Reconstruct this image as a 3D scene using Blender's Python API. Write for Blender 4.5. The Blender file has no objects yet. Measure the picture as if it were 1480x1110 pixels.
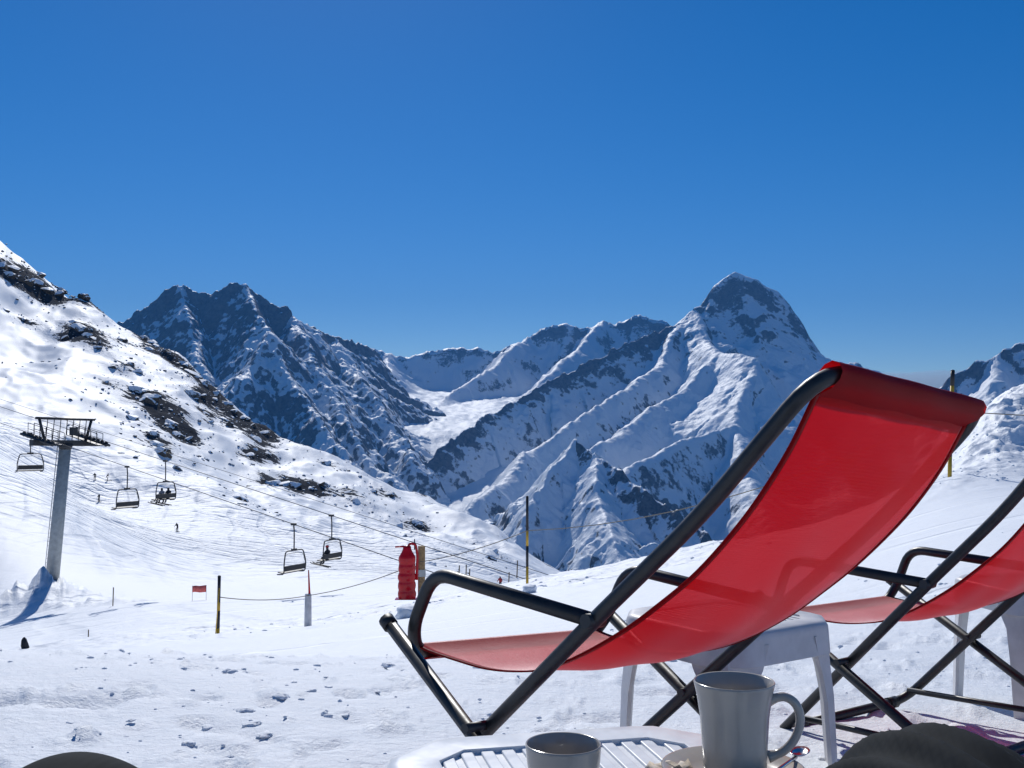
import bpy, bmesh, math, random
import numpy as np
from mathutils import Vector, Matrix
R = math.radians
random.seed(7)
sc = bpy.context.scene
col = sc.collection

# ------------------------------------------------------------------ camera, sky, sun, exposure
F = 1500.0; CU, CV = 740.0, 555.0; PITCH = math.atan(65 / 1500.0)
cam_data = bpy.data.cameras.new('camera'); cam = bpy.data.objects.new('camera', cam_data); col.objects.link(cam)
cam_data.sensor_width = 36.0; cam_data.lens = 36.0 * F / 1480.0
cam_data.clip_start = 0.03; cam_data.clip_end = 60000
cam.location = (0, 0, 0); cam.rotation_euler = (math.pi / 2 + PITCH, 0, 0)
sc.camera = cam

SUN_AZ, SUN_EL = R(-11), R(38)
SUN = Vector((math.sin(SUN_AZ) * math.cos(SUN_EL), math.cos(SUN_AZ) * math.cos(SUN_EL), math.sin(SUN_EL)))
world = bpy.data.worlds.new('World'); sc.world = world; world.use_nodes = True
wn = world.node_tree; wn.nodes.clear()
sky = wn.nodes.new('ShaderNodeTexSky'); sky.sky_type = 'NISHITA'; sky.sun_disc = False
sky.sun_elevation = SUN_EL; sky.sun_rotation = SUN_AZ
sky.altitude = 2900; sky.air_density = 1.0; sky.dust_density = 0.55; sky.ozone_density = 3.0
hs = wn.nodes.new('ShaderNodeHueSaturation'); hs.inputs['Hue'].default_value = .505; hs.inputs['Saturation'].default_value = 1.40
bg = wn.nodes.new('ShaderNodeBackground'); bg.inputs['Strength'].default_value = 0.088
wo = wn.nodes.new('ShaderNodeOutputWorld')
wn.links.new(sky.outputs[0], hs.inputs['Color']); wn.links.new(hs.outputs[0], bg.inputs[0]); wn.links.new(bg.outputs[0], wo.inputs[0])
sun_l = bpy.data.lights.new('sun', 'SUN'); sun_l.energy = 3.8; sun_l.angle = R(0.53); sun_l.color = (1.0, 0.975, 0.935)
sun_o = bpy.data.objects.new('sun', sun_l); col.objects.link(sun_o)
sun_o.rotation_euler = SUN.to_track_quat('Z', 'Y').to_euler(); sun_o.location = (0, -5, 30)
vs = sc.view_settings; vs.view_transform = 'Standard'; vs.look = 'None'; vs.exposure = 0.0; vs.gamma = 1.0; vs.use_curve_mapping = False
sc.render.engine = 'CYCLES'
cy = sc.cycles
cy.use_denoising = True; cy.max_bounces = 8; cy.diffuse_bounces = 3; cy.glossy_bounces = 3; cy.transparent_max_bounces = 12
cy.volume_bounces = 0; cy.sample_clamp_indirect = 6.0
cy.caustics_reflective = False; cy.caustics_refractive = False

# ------------------------------------------------------------------ pixel helpers (photo pixels -> world, camera at the origin)
CP, SP = math.cos(PITCH), math.sin(PITCH)
def ray(u, v):
    X = (u - CU) / F; U = (CV - v) / F
    return np.array([X, CP - U * SP, SP + U * CP])
def at(u, v, D):                       # the point on the ray of a pixel at depth y = D
    d = ray(u, v); k = D / d[1]
    return Vector((d[0] * k, D, d[2] * k))

# ------------------------------------------------------------------ numpy noise
def _hash(ix, iy, seed):
    h = (ix.astype(np.int64) * 374761393 + iy.astype(np.int64) * 668265263 + seed * 1442695041) & 0xFFFFFFFF
    h = ((h ^ (h >> 13)) * 1274126177) & 0xFFFFFFFF
    h = ((h ^ (h >> 16)) * 2246822519) & 0xFFFFFFFF
    return ((h ^ (h >> 15)) & 0xFFFFFF).astype(np.float64) / 16777216.0
def perlin(x, y, seed=0):
    x = np.asarray(x, float); y = np.asarray(y, float)
    ix = np.floor(x); iy = np.floor(y); fx = x - ix; fy = y - iy
    ux = fx * fx * fx * (fx * (fx * 6 - 15) + 10); uy = fy * fy * fy * (fy * (fy * 6 - 15) + 10)
    def g(dx, dy):
        a = _hash(ix + dx, iy + dy, seed) * 6.2831853
        return np.cos(a) * (fx - dx) + np.sin(a) * (fy - dy)
    a = g(0, 0); b = g(1, 0); c = g(0, 1); d = g(1, 1)
    return (a + ux * (b - a) + uy * (c - a) + ux * uy * (a - b - c + d)) * 1.5
def fbm(x, y, octv=4, seed=0, gain=0.5, lac=2.03):
    s = 0; a = 1.0; n = 0
    for o in range(octv):
        s = s + a * perlin(x, y, seed + o * 17); n += a; a *= gain; x = x * lac + 3.1; y = y * lac - 1.7
    return s / n
def ridged(x, y, octv=4, seed=0, gain=0.5, lac=2.07):
    s = 0; a = 1.0; n = 0; w = 1.0
    for o in range(octv):
        r = 1.0 - np.abs(perlin(x, y, seed + o * 23)); r = r * r * w
        w = np.clip(r * 1.6, 0, 1); s = s + a * r; n += a; a *= gain; x = x * lac + 5.3; y = y * lac + 2.9
    return s / n
def sstep(a, b, x):
    t = np.clip((x - a) / (b - a), 0, 1); return t * t * (3 - 2 * t)

# ------------------------------------------------------------------ mesh helpers
def link(name, me, mat=None, parent=None):
    o = bpy.data.objects.new(name, me); col.objects.link(o)
    if mat is not None and me is not None and not me.materials: me.materials.append(mat)
    if parent is not None: o.parent = parent
    return o
def tag(o, label=None, cat=None, group=None, kind=None):
    if label: o['label'] = label
    if cat: o['category'] = cat
    if group: o['group'] = group
    if kind: o['kind'] = kind
    return o
def empty(name, loc, label, cat, group=None, rot=None):
    o = bpy.data.objects.new(name, None); col.objects.link(o); o.location = loc
    o.empty_display_size = 0.1
    if rot is not None: o.rotation_euler = rot
    return tag(o, label, cat, group)
def copy_tree(o, parent=None):
    c = o.copy(); col.objects.link(c); c.parent = parent
    for ch in o.children: copy_tree(ch, c)
    return c
def grid_mesh(name, X, Y, Z, smooth=True, attrs=None):
    nr, nc = X.shape
    me = bpy.data.meshes.new(name)
    v = np.stack([X, Y, Z], -1).reshape(-1, 3).astype(np.float32)
    i = (np.arange(nr - 1)[:, None] * nc + np.arange(nc - 1)[None]).ravel()
    f = np.stack([i, i + 1, i + nc + 1, i + nc], 1).astype(np.int32)
    me.vertices.add(len(v)); me.vertices.foreach_set('co', v.ravel())
    me.loops.add(f.size); me.loops.foreach_set('vertex_index', f.ravel())
    me.polygons.add(len(f)); me.polygons.foreach_set('loop_start', np.arange(0, f.size, 4, dtype=np.int32))
    me.update(calc_edges=True); me.validate()
    me.polygons.foreach_set('use_smooth', np.full(len(f), smooth))
    for k, a in (attrs or {}).items():
        at_ = me.attributes.new(k, 'FLOAT', 'POINT'); at_.data.foreach_set('value', a.ravel().astype(np.float32))
    return me

class MB:
    def __init__(s): s.v = []; s.f = []; s.sm = []
    def add(s, vs_, fs, smooth=False):
        b = len(s.v); s.v += [tuple(p) for p in vs_]; s.f += [tuple(b + i for i in q) for q in fs]; s.sm += [smooth] * len(fs)
        return s
    def box(s, c, size, rot=None, bev=0.0):
        c = Vector(c); hx, hy, hz = (d / 2 for d in size)
        if bev > 0:
            bm = bmesh.new(); bmesh.ops.create_cube(bm, size=1.0)
            for v in bm.verts: v.co = Vector((v.co.x * size[0], v.co.y * size[1], v.co.z * size[2]))
            bmesh.ops.bevel(bm, geom=list(bm.edges), offset=bev, segments=2, profile=0.5, affect='EDGES')
            bm.verts.index_update()
            pts = [v.co.copy() for v in bm.verts]; fs = [[v.index for v in f.verts] for f in bm.faces]; bm.free()
        else:
            pts = [Vector((x, y, z)) for x in (-hx, hx) for y in (-hy, hy) for z in (-hz, hz)]
            fs = [(0, 1, 3, 2), (4, 6, 7, 5), (0, 4, 5, 1), (2, 3, 7, 6), (0, 2, 6, 4), (1, 5, 7, 3)]
        if rot is not None: pts = [rot @ p for p in pts]
        return s.add([p + c for p in pts], fs)
    def tube(s, pts, r, seg=10, fillet=0.0, cap=True, closed=False):
        P = [Vector(p) for p in pts]
        rad = r if isinstance(r, (list, tuple)) else None
        if fillet > 0 and not closed:
            Q = [P[0]]
            for i in range(1, len(P) - 1):
                a = P[i - 1] - P[i]; b = P[i + 1] - P[i]
                d = min(fillet, a.length * .48, b.length * .48); A = P[i] + a.normalized() * d; B = P[i] + b.normalized() * d
                for k in range(7):
                    t = k / 6; Q.append(A * (1 - t) ** 2 + P[i] * 2 * t * (1 - t) + B * t * t)
            Q.append(P[-1]); P = Q
        n = len(P); T = []
        for i in range(n):
            if closed: t = P[(i + 1) % n] - P[i - 1]
            else: t = P[min(i + 1, n - 1)] - P[max(i - 1, 0)]
            T.append(t.normalized())
        up = Vector((0, 0, 1)) if abs(T[0].z) < .9 else Vector((1, 0, 0))
        N = (up - T[0] * up.dot(T[0])).normalized(); vs_ = []
        for i in range(n):
            N = (N - T[i] * N.dot(T[i])).normalized(); Bn = T[i].cross(N)
            rr = rad[min(i, len(rad) - 1)] if rad else r
            for k in range(seg):
                a = 2 * math.pi * k / seg; vs_.append(P[i] + (N * math.cos(a) + Bn * math.sin(a)) * rr)
        fs = []
        for i in range(n if closed else n - 1):
            j = (i + 1) % n
            for k in range(seg):
                fs.append((i * seg + k, i * seg + (k + 1) % seg, j * seg + (k + 1) % seg, j * seg + k))
        b = len(s.v); s.add(vs_, fs, True)
        if cap and not closed:
            s.f += [tuple(b + k for k in reversed(range(seg))), tuple(b + (n - 1) * seg + k for k in range(seg))]; s.sm += [False, False]
        return s
    def lathe(s, prof, c=(0, 0, 0), seg=32, close=False):
        c = Vector(c); vs_ = []; fs = []
        for (r, z) in prof:
            for k in range(seg):
                a = 2 * math.pi * k / seg; vs_.append(c + Vector((r * math.cos(a), r * math.sin(a), z)))
        n = len(prof)
        for i in range(n - 1):
            for k in range(seg):
                fs.append((i * seg + k, i * seg + (k + 1) % seg, (i + 1) * seg + (k + 1) % seg, (i + 1) * seg + k))
        s.add(vs_, fs, True)
        return s
    def mesh(s, name):
        me = bpy.data.meshes.new(name); me.from_pydata([tuple(p) for p in s.v], [], s.f); me.update()
        me.polygons.foreach_set('use_smooth', s.sm)
        return me
    def build(s, name, mat, parent=None):
        return link(name, s.mesh(name), mat, parent)

# ------------------------------------------------------------------ materials
class NT:
    def __init__(s, name):
        s.m = bpy.data.materials.new(name); s.m.use_nodes = True; s.t = s.m.node_tree; s.t.nodes.clear()
        s.out = s.n('ShaderNodeOutputMaterial'); s.p = s.n('ShaderNodeBsdfPrincipled'); s.l(s.p.outputs[0], s.out.inputs['Surface'])
    def n(s, ty, **kw):
        nd = s.t.nodes.new(ty)
        for k, v in kw.items(): setattr(nd, k, v)
        return nd
    def l(s, a, b): s.t.links.new(a, b)
    def noise(s, scale, detail=4, rough=.55, vec=None, dist=0.0):
        nd = s.n('ShaderNodeTexNoise'); nd.inputs['Scale'].default_value = scale; nd.inputs['Detail'].default_value = detail
        nd.inputs['Roughness'].default_value = rough; nd.inputs['Distortion'].default_value = dist
        if vec is not None: s.l(vec, nd.inputs['Vector'])
        return nd.outputs['Fac']
    def math(s, op, a, b=None, clamp=False):
        nd = s.n('ShaderNodeMath', operation=op); nd.use_clamp = clamp
        for i, x in enumerate((a, b)):
            if x is None: continue
            if isinstance(x, (int, float)): nd.inputs[i].default_value = x
            else: s.l(x, nd.inputs[i])
        return nd.outputs[0]
    def rng(s, x, a, b, c=0.0, d=1.0, smooth=True):
        nd = s.n('ShaderNodeMapRange'); nd.interpolation_type = 'SMOOTHSTEP' if smooth else 'LINEAR'
        s.l(x, nd.inputs[0])
        for i, v in zip((1, 2, 3, 4), (a, b, c, d)): nd.inputs[i].default_value = v
        return nd.outputs[0]
    def mix(s, f, a, b):
        nd = s.n('ShaderNodeMix', data_type='RGBA')
        for sock, x in ((nd.inputs[0], f), (nd.inputs[6], a), (nd.inputs[7], b)):
            if isinstance(x, (int, float)): sock.default_value = x
            elif isinstance(x, tuple): sock.default_value = (*x, 1)
            else: s.l(x, sock)
        return nd.outputs[2]
    def bump(s, h, strength, dist):
        nd = s.n('ShaderNodeBump'); nd.inputs['Strength'].default_value = strength; nd.inputs['Distance'].default_value = dist
        s.l(h, nd.inputs['Height']); return nd.outputs[0]
    def mapping(s, vec, scale=(1, 1, 1), rot=(0, 0, 0)):
        nd = s.n('ShaderNodeMapping'); nd.inputs['Scale'].default_value = scale; nd.inputs['Rotation'].default_value = rot
        s.l(vec, nd.inputs['Vector']); return nd.outputs[0]
def simple(name, color, rough=.5, metal=0.0, var=0.12, scale=30, bump=0.0, coat=0.0, spec=.5):
    t = NT(name); tc = t.n('ShaderNodeTexCoord')
    f = t.noise(scale, 4, .6, tc.outputs['Object'])
    lo = tuple(c * (1 - var) for c in color); hi = tuple(min(1, c * (1 + var)) for c in color)
    t.l(t.mix(t.rng(f, .3, .7), lo, hi), t.p.inputs['Base Color'])
    t.l(t.rng(f, .2, .8, max(.02, rough - .08), min(1, rough + .08)), t.p.inputs['Roughness'])
    t.p.inputs['Metallic'].default_value = metal; t.p.inputs['Coat Weight'].default_value = coat
    t.p.inputs['Specular IOR Level'].default_value = spec
    if bump: t.l(t.bump(f, .5, bump), t.p.inputs['Normal'])
    return t.m

SNOW = (.82, .87, .92)
def snow_rock_material(name, rock_lo, rock_hi, snow_cut, scale, bump_dist, attr='rock', mixn=1.25):
    """snow on the flatter faces, bare rock on the steeper ones; 'rock' (per vertex) adds bare ground"""
    t = NT(name); geo = t.n('ShaderNodeNewGeometry'); pos = geo.outputs['Position']
    sep = t.n('ShaderNodeSeparateXYZ'); t.l(geo.outputs['Normal'], sep.inputs[0])
    at_ = t.n('ShaderNodeAttribute'); at_.attribute_name = attr
    n1 = t.noise(scale, 6, .62, pos); n2 = t.noise(scale * 5.3, 6, .65, pos, .3)
    h = t.math('ADD', t.math('MULTIPLY', n1, .5), t.math('MULTIPLY', n2, .5))
    steep = t.math('SUBTRACT', 1.0, sep.outputs[2])
    k = t.math('ADD', t.math('ADD', t.math('MULTIPLY', steep, 1.0), at_.outputs['Fac']), t.math('MULTIPLY', t.math('SUBTRACT', h, .5), mixn))
    rock = t.rng(k, snow_cut - .04, snow_cut + .06)
    rc = t.mix(t.rng(n2, .3, .7), rock_lo, rock_hi)
    t.l(t.mix(rock, SNOW, rc), t.p.inputs['Base Color'])
    t.l(t.rng(rock, 0, 1, .55, .85), t.p.inputs['Roughness'])
    t.l(t.rng(rock, 0, 1, .25, .04), t.p.inputs['Specular IOR Level'])
    bh = t.math('ADD', t.math('MULTIPLY', n2, t.rng(rock, 0, 1, .35, 1.0)), t.math('MULTIPLY', rock, .12))
    t.l(t.bump(bh, .8, bump_dist), t.p.inputs['Normal'])
    return t.m

def ground_material():
    t = NT('snow ground'); geo = t.n('ShaderNodeNewGeometry'); pos = geo.outputs['Position']
    a_r = t.n('ShaderNodeAttribute'); a_r.attribute_name = 'rock'
    a_t = t.n('ShaderNodeAttribute'); a_t.attribute_name = 'track'
    a_n = t.n('ShaderNodeAttribute'); a_n.attribute_name = 'near'
    n1 = t.noise(.16, 6, .65, pos); n2 = t.noise(.75, 6, .7, pos, .4); n3 = t.noise(.42, 8, .72, t.mapping(t.mapping(pos, (1, 1, 1), (0, -.62, 0)), (.32, .9, 1)))
    k = t.math('ADD', a_r.outputs['Fac'], t.math('MULTIPLY', t.math('SUBTRACT', t.math('ADD', t.math('MULTIPLY', n1, .25), t.math('MULTIPLY', n3, .75)), .5), 2.3))
    rock = t.rng(k, .53, .58)
    rc = t.mix(t.rng(n3, .3, .7), (.022, .025, .030), (.070, .076, .087))
    fine = t.noise(9, 5, .6, pos)
    sn = t.mix(t.rng(fine, .3, .7), (.80, .845, .89), (.86, .89, .925))
    t.l(t.mix(rock, sn, rc), t.p.inputs['Base Color'])
    t.l(t.rng(rock, 0, 1, .6, .95), t.p.inputs['Roughness']); t.l(t.rng(rock, 0, 1, .3, .02), t.p.inputs['Specular IOR Level'])
    # ski tracks on the pistes: fine grooves curving along the fall line (only where 'track' says so)
    def tracks(rot, sc_):
        mp = t.mapping(pos, (1, 1, .3), (0, 0, rot))
        w = t.n('ShaderNodeTexWave'); w.wave_type = 'BANDS'; w.bands_direction = 'X'
        w.inputs['Scale'].default_value = sc_; w.inputs['Distortion'].default_value = 16; w.inputs['Detail'].default_value = 3
        w.inputs['Detail Scale'].default_value = .35; t.l(mp, w.inputs['Vector'])
        return t.rng(w.outputs['Fac'], .0, .25, -1.0, 0.0)
    tr = t.math('ADD', t.math('ADD', tracks(.9, .045), tracks(-.3, .035)), t.math('MULTIPLY', t.math('ADD', tracks(.5, .11), tracks(1.25, .09)), .6))
    tr = t.math('MULTIPLY', tr, a_t.outputs['Fac'])
    lump = t.math('MULTIPLY', t.noise(.35, 6, .65, pos), t.math('MULTIPLY', a_t.outputs['Fac'], 2.6))
    far_b = t.bump(t.math('ADD', tr, t.math('ADD', lump, t.math('MULTIPLY', t.math('MULTIPLY', n2, t.math('MAXIMUM', a_r.outputs['Fac'], 0.0)), 2.0))), .9, .42)
    a_m = t.n('ShaderNodeAttribute'); a_m.attribute_name = 'mid'
    def lines(rot, sc_, lo):
        w = t.n('ShaderNodeTexWave', wave_type='BANDS', bands_direction='Y'); t.l(t.mapping(pos, (1, 1, .2), (0, 0, rot)), w.inputs['Vector'])
        w.inputs['Scale'].default_value = sc_; w.inputs['Distortion'].default_value = 5; w.inputs['Detail'].default_value = 2; w.inputs['Detail Scale'].default_value = .25
        return t.math('MULTIPLY', t.rng(w.outputs['Fac'], 0, .10, -1.0, 0.0), t.rng(t.noise(.22, 3, .5, t.mapping(pos, (.4, 1, 1), (0, 0, rot))), lo, lo + .12))
    mb = t.n('ShaderNodeBump'); mb.inputs['Strength'].default_value = .8; mb.inputs['Distance'].default_value = .05
    t.l(t.math('MULTIPLY', t.math('ADD', t.math('ADD', lines(.12, .16, .5), lines(-.22, .12, .52)), t.math('MULTIPLY', t.noise(1.6, 5, .6, t.mapping(pos, (.5, 1, 1))), .9)), a_m.outputs['Fac']), mb.inputs['Height'])
    t.l(far_b, mb.inputs['Normal']); far_b = mb.outputs[0]
    nd = t.n('ShaderNodeBump'); nd.inputs['Strength'].default_value = .7; nd.inputs['Distance'].default_value = .018
    cr = t.math('ADD', t.noise(28, 6, .68, pos), t.math('MULTIPLY', t.noise(110, 4, .7, pos), .25))
    t.l(t.math('MULTIPLY', cr, a_n.outputs['Fac']), nd.inputs['Height']); t.l(far_b, nd.inputs['Normal'])
    t.l(nd.outputs[0], t.p.inputs['Normal'])
    return t.m

def loose_snow_material():
    t = NT('loose snow'); tc = t.n('ShaderNodeTexCoord'); geo = t.n('ShaderNodeNewGeometry')
    f = t.noise(45, 5, .65, geo.outputs['Position'])
    t.l(t.mix(t.rng(f, .3, .7), (.80, .845, .89), (.86, .89, .925)), t.p.inputs['Base Color'])
    t.p.inputs['Roughness'].default_value = .65; t.p.inputs['Specular IOR Level'].default_value = .25
    t.l(t.bump(f, .6, .012), t.p.inputs['Normal']); return t.m

M = {}
M['ground'] = ground_material()
M['snow'] = loose_snow_material()
M['far_rock'] = snow_rock_material('craggy mountain', (.06, .06, .064), (.19, .185, .18), .515, .008, 16, mixn=.95)
M['spur'] = snow_rock_material('snowy spur', (.06, .06, .062), (.18, .175, .17), .56, .014, 8, mixn=.95)
M['outcrop'] = snow_rock_material('hillside rock', (.045, .04, .036), (.16, .135, .11), .62, .35, .5, attr='none_')

# ------------------------------------------------------------------ the ground: one height sheet through points read off the photograph
ctrl = []                                        # (azimuth, ln range, (z + 0.70) / range)
def cp(u, v, D):
    p = at(u, v, D); r = math.hypot(p.x, p.y); ctrl.append((math.atan2(p.x, p.y), math.log(r), (p.z + .70) / r))
def cpz(x, y, z):
    r = math.hypot(x, y); ctrl.append((math.atan2(x, y), math.log(r), (z + .70) / r))
for t_ in (-.62, -.36, 0, .3, .62):
    for y_ in (.9, 1.6, 2.6, 3.6):
        cpz(t_ * y_, y_, -.57 - .08 * max(y_, 1.6) - .03 * t_ * y_)
for q in [(-100, 985, 9), (200, 985, 9), (500, 965, 9), (900, 925, 9), (1250, 860, 9), (1480, 800, 9), (1700, 780, 9),
          (0, 955, 22), (200, 940, 22), (450, 915, 22), (700, 882, 20), (950, 845, 20), (1200, 790, 20), (1450, 722, 20), (1700, 700, 20),
          (35, 938, 40), (200, 915, 38), (316, 918, 33), (445, 907, 38), (600, 876, 37), (762, 848, 35), (900, 829, 34), (1050, 797, 33), (1250, 735, 30), (1372, 693, 28), (1480, 690, 28),
          (830, 833, 55), (900, 816, 50), (1000, 791, 46), (1160, 764, 42), (1345, 691, 36),
          (1425, 596, 36), (1480, 566, 37), (1600, 550, 37), (1405, 655, 33), (1480, 660, 31.5), (1600, 660, 31),
          (830, 872, 75), (1000, 850, 70), (1160, 830, 65), (1345, 790, 60), (1480, 700, 55), (1650, 680, 60),
          (850, 940, 160), (1000, 930, 150), (1300, 900, 140), (1600, 850, 140), (1000, 990, 500), (1500, 960, 500), (1000, 980, 1500), (1600, 960, 1500),
          (75, 876, 84), (-60, 900, 80), (200, 870, 80), (370, 872, 66), (500, 858, 75), (640, 852, 70), (740, 850, 80), (723, 849, 140),
          (-90, 648, 132), (0, 693, 130), (80, 738, 128), (160, 792, 126), (-60, 845, 97), (0, 845, 97), (100, 855, 97), (200, 858, 100), (300, 842, 125), (450, 838, 130), (600, 842, 130), (780, 852, 150),
          (0, 668, 185), (143, 722, 235), (0, 620, 260), (100, 640, 270), (200, 600, 320), (250, 700, 255), (300, 610, 370), (300, 765, 205),
          (400, 705, 310), (400, 795, 195), (500, 805, 200), (500, 745, 290), (600, 808, 220), (600, 762, 300), (700, 820, 240), (660, 838, 170),
          (0, 480, 370), (100, 520, 370), (60, 440, 420), (200, 530, 400)]:
    cp(*q)
SKY_L = [(-150, 260, 455), (-60, 305, 452), (0, 343, 450), (60, 390, 447), (130, 434, 444), (200, 480, 442), (265, 525, 440), (330, 585, 440), (400, 640, 440),
         (480, 672, 440), (560, 694, 432), (640, 734, 422), (700, 769, 405), (750, 803, 385), (800, 842, 350)]
for u_, v_, d_ in SKY_L:
    cp(u_, v_, d_); cp(u_, v_ + 40, d_ * 1.10); cp(u_, v_ + 170, 640); cp(u_, min(990, v_ + 420), 1500)
C = np.array(ctrl); KA = 2.6
Q = np.stack([C[:, 0] * KA, C[:, 1]], 1); NQ = len(Q)
def _phi(d2): return .5 * d2 * np.log(d2 + 1e-12)
A_ = np.zeros((NQ + 3, NQ + 3)); d2 = ((Q[:, None] - Q[None]) ** 2).sum(-1)
A_[:NQ, :NQ] = _phi(d2) + np.eye(NQ) * 3e-4; A_[:NQ, NQ] = 1; A_[:NQ, NQ + 1:] = Q; A_[NQ:, :NQ] = A_[:NQ, NQ:].T
Wt = np.linalg.solve(A_, np.concatenate([C[:, 2], [0, 0, 0]]))
def macro(x, y):
    x = np.asarray(x, float); y = np.asarray(y, float); sh = x.shape; x = x.ravel(); y = y.ravel()
    r = np.maximum(np.hypot(x, y), .4); az = np.arctan2(x, y); azc = np.clip(az, -.62, .62)
    a = azc * KA; b = np.log(np.maximum(r, .9)); s = Wt[NQ] + Wt[NQ + 1] * a + Wt[NQ + 2] * b
    for i in range(NQ):
        s += Wt[i] * _phi((a - Q[i, 0]) ** 2 + (b - Q[i, 1]) ** 2)
    z = -.70 + s * r
    k = sstep(.62, 1.35, np.abs(az))
    zd = -.72 - .03 * r * np.exp(-r / 400)
    return (z * (1 - k) + zd * k).reshape(sh)
def pix_uv(x, y, z):
    d = y * CP + z * SP; return CU + F * x / d, CV - F * (-y * SP + z * CP) / d
def detail(x, y):
    """relief that is too fine for the control points: trodden snow, groomed ridges, drifts, rocky steps on the hill"""
    r = np.hypot(x, y); az = np.arctan2(x, y)
    z = np.zeros_like(r)
    # trodden snow round the chairs
    w = (1 - sstep(5.5, 13, r)) * sstep(.9, 1.6, r)
    z += w * (.007 * fbm(x * 1.3, y * 1.3, 3, 3) + .003 * fbm(x * 19, y * 19, 3, 41))
    z += w * .075 * np.maximum(0, fbm(x * 4.6, y * 4.6, 4, 43, .6) - .20) - w * .09 * np.maximum(0, fbm(x * 3.9, y * 3.9, 2, 47) - .26)
    fp = sstep(.34, .56, fbm(x * 3.1, y * 3.1, 2, 77)); z -= w * .034 * fp * sstep(-.1, .4, fbm(x * .7, y * .7, 2, 5))
    # ski and cat tracks crossing in front of the terrace, long and shallow
    w2 = sstep(8, 20, r) * (1 - sstep(60, 110, r))
    p = x * .22 + y * .98; q = x * .98 - y * .22
    z += w2 * (.045 * fbm(q * .10, p * .4, 4, 12) + .010 * ridged(q * .07, p * 1.3, 3, 15) + .012 * fbm(x * 1.1, y * 1.1, 4, 16))
    m = sstep(.05, .45, fbm(x * .13, y * .13, 2, 31))
    z += w2 * m * .09 * np.maximum(0, fbm(x * .9, y * .9, 4, 33))
    # broken edge where the terrace drops off
    w3 = sstep(22, 30, r) * (1 - sstep(46, 62, r)) * (1 - sstep(.42, .46, np.abs(az)))
    z += w3 * (.28 * np.maximum(0, fbm(x * .35, y * .35, 5, 44) - .05) + .05 * fbm(x * 2, y * 2, 3, 8))
    # the bulldozed bank by the right-hand pole
    wb = np.exp(-((az - .47) / .085) ** 2 - ((r - 40) / 6.5) ** 2) + .7 * np.exp(-((az - .62) / .10) ** 2 - ((r - 42) / 8) ** 2)
    z += wb * (.55 * fbm(x * .45, y * .45, 5, 55, .6) + .35 * np.abs(fbm(x * 1.4, y * 1.4, 4, 58)))
    # pile of snow round the lift tower
    tx, ty = TOWER.x, TOWER.y
    dd = np.hypot((x - tx - .2) / 1.0, (y - ty + 1.5))
    mm = np.exp(-(dd / 3.6) ** 2)
    z += mm * (1.9 + 1.5 * np.abs(fbm(x * .5, y * .5, 4, 61)) + .9 * fbm(x * 1.3, y * 1.3, 3, 63))
    d3 = np.hypot((x - tx + 3.0) / 1.6, (y - ty + 5.5)); z += np.exp(-(d3 / 2.2) ** 2) * (.8 + .8 * fbm(x * .7, y * .7, 4, 67))
    d4 = np.hypot((x - tx - 6.5) / 2.6, (y - ty + 7)); z += np.exp(-(d4 / 1.6) ** 2) * (.45 + .7 * fbm(x * .9, y * .9, 4, 69))
    # the hillside: gullies, drifts, rocky steps
    w5 = sstep(190, 300, r) * (1 - sstep(.42, .6, np.abs(az)))
    z += w5 * (9.0 * fbm(x * .012, y * .012, 4, 81) + 3.4 * (ridged(x * .03 + y * .010, y * .02 - x * .012, 4, 85) - .5) + .4 * fbm(x * .16, y * .16, 4, 88))
    w6 = sstep(90, 140, r) * (1 - sstep(230, 320, r))
    z += w6 * (.5 * fbm(x * .05, y * .05, 4, 91) + .18 * fbm(x * .3, y * .3, 4, 93))
    return z
TOWER = Vector((-39.2, 88.6, 0))
def gz(x, y):
    x = np.atleast_1d(np.asarray(x, float)); y = np.atleast_1d(np.asarray(y, float)); return macro(x, y) + detail(x, y)
def gz1(x, y): return float(gz([x], [y])[0])
DM = np.exp(np.linspace(math.log(1.5), math.log(700), 1400))
def hit(u, v, dmin=1.5):
    """first point of the ground seen through a pixel"""
    d = ray(u, v); D = DM[DM >= dmin]; x = d[0] / d[1] * D; z = d[2] / d[1] * D
    g = gz(x, D); k = np.nonzero(z < g)[0]
    if len(k) == 0: i = int(np.argmin(z - g))
    else: i = int(k[0])
    return Vector((x[i], D[i], float(g[i])))

def c2(l, ox, oy, k=3.7): return [(ox + x / k, oy + y / k, s / k) for x, y, s in l]
rock_px = c2([(8, 195, 60), (45, 250, 60), (100, 275, 50), (190, 300, 55), (240, 330, 60), (310, 362, 45), (445, 372, 55), (25, 440, 36), (130, 490, 26), (160, 505, 30), (350, 595, 40), (395, 500, 60), (430, 540, 60),
              (465, 570, 50), (495, 592, 40), (522, 640, 36), (640, 600, 46), (765, 550, 60), (800, 560, 50), (835, 572, 40), (800, 650, 50), (870, 660, 44), (905, 605, 36), (990, 672, 50), (970, 722, 36),
              (1030, 760, 80), (1085, 790, 60), (1150, 802, 60), (1205, 850, 70), (735, 862, 80), (790, 915, 90), (1020, 886, 62), (1082, 896, 30), (1147, 912, 26), (570, 826, 26), (600, 742, 40), (700, 730, 40),
              (742, 772, 44), (905, 1050, 60), (1120, 1032, 26), (1185, 1022, 60), (1220, 1052, 40), (1100, 990, 36), (1250, 932, 40), (1300, 992, 50), (1352, 1022, 40), (1402, 1062, 40), (60, 215, 50), (150, 295, 44), (220, 150, 40), (330, 250, 40)], 0, 330)
rock_px += c2([(790, 8, 80), (810, 182, 56), (855, 262, 90), (825, 225, 70), (910, 130, 60), (950, 182, 60), (1000, 205, 54), (942, 362, 44), (1262, 512, 60), (1292, 552, 46), (1330, 292, 46), (1365, 202, 60), (1432, 292, 30),
               (1452, 445, 80), (702, 95, 60)], 0, 580)
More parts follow.
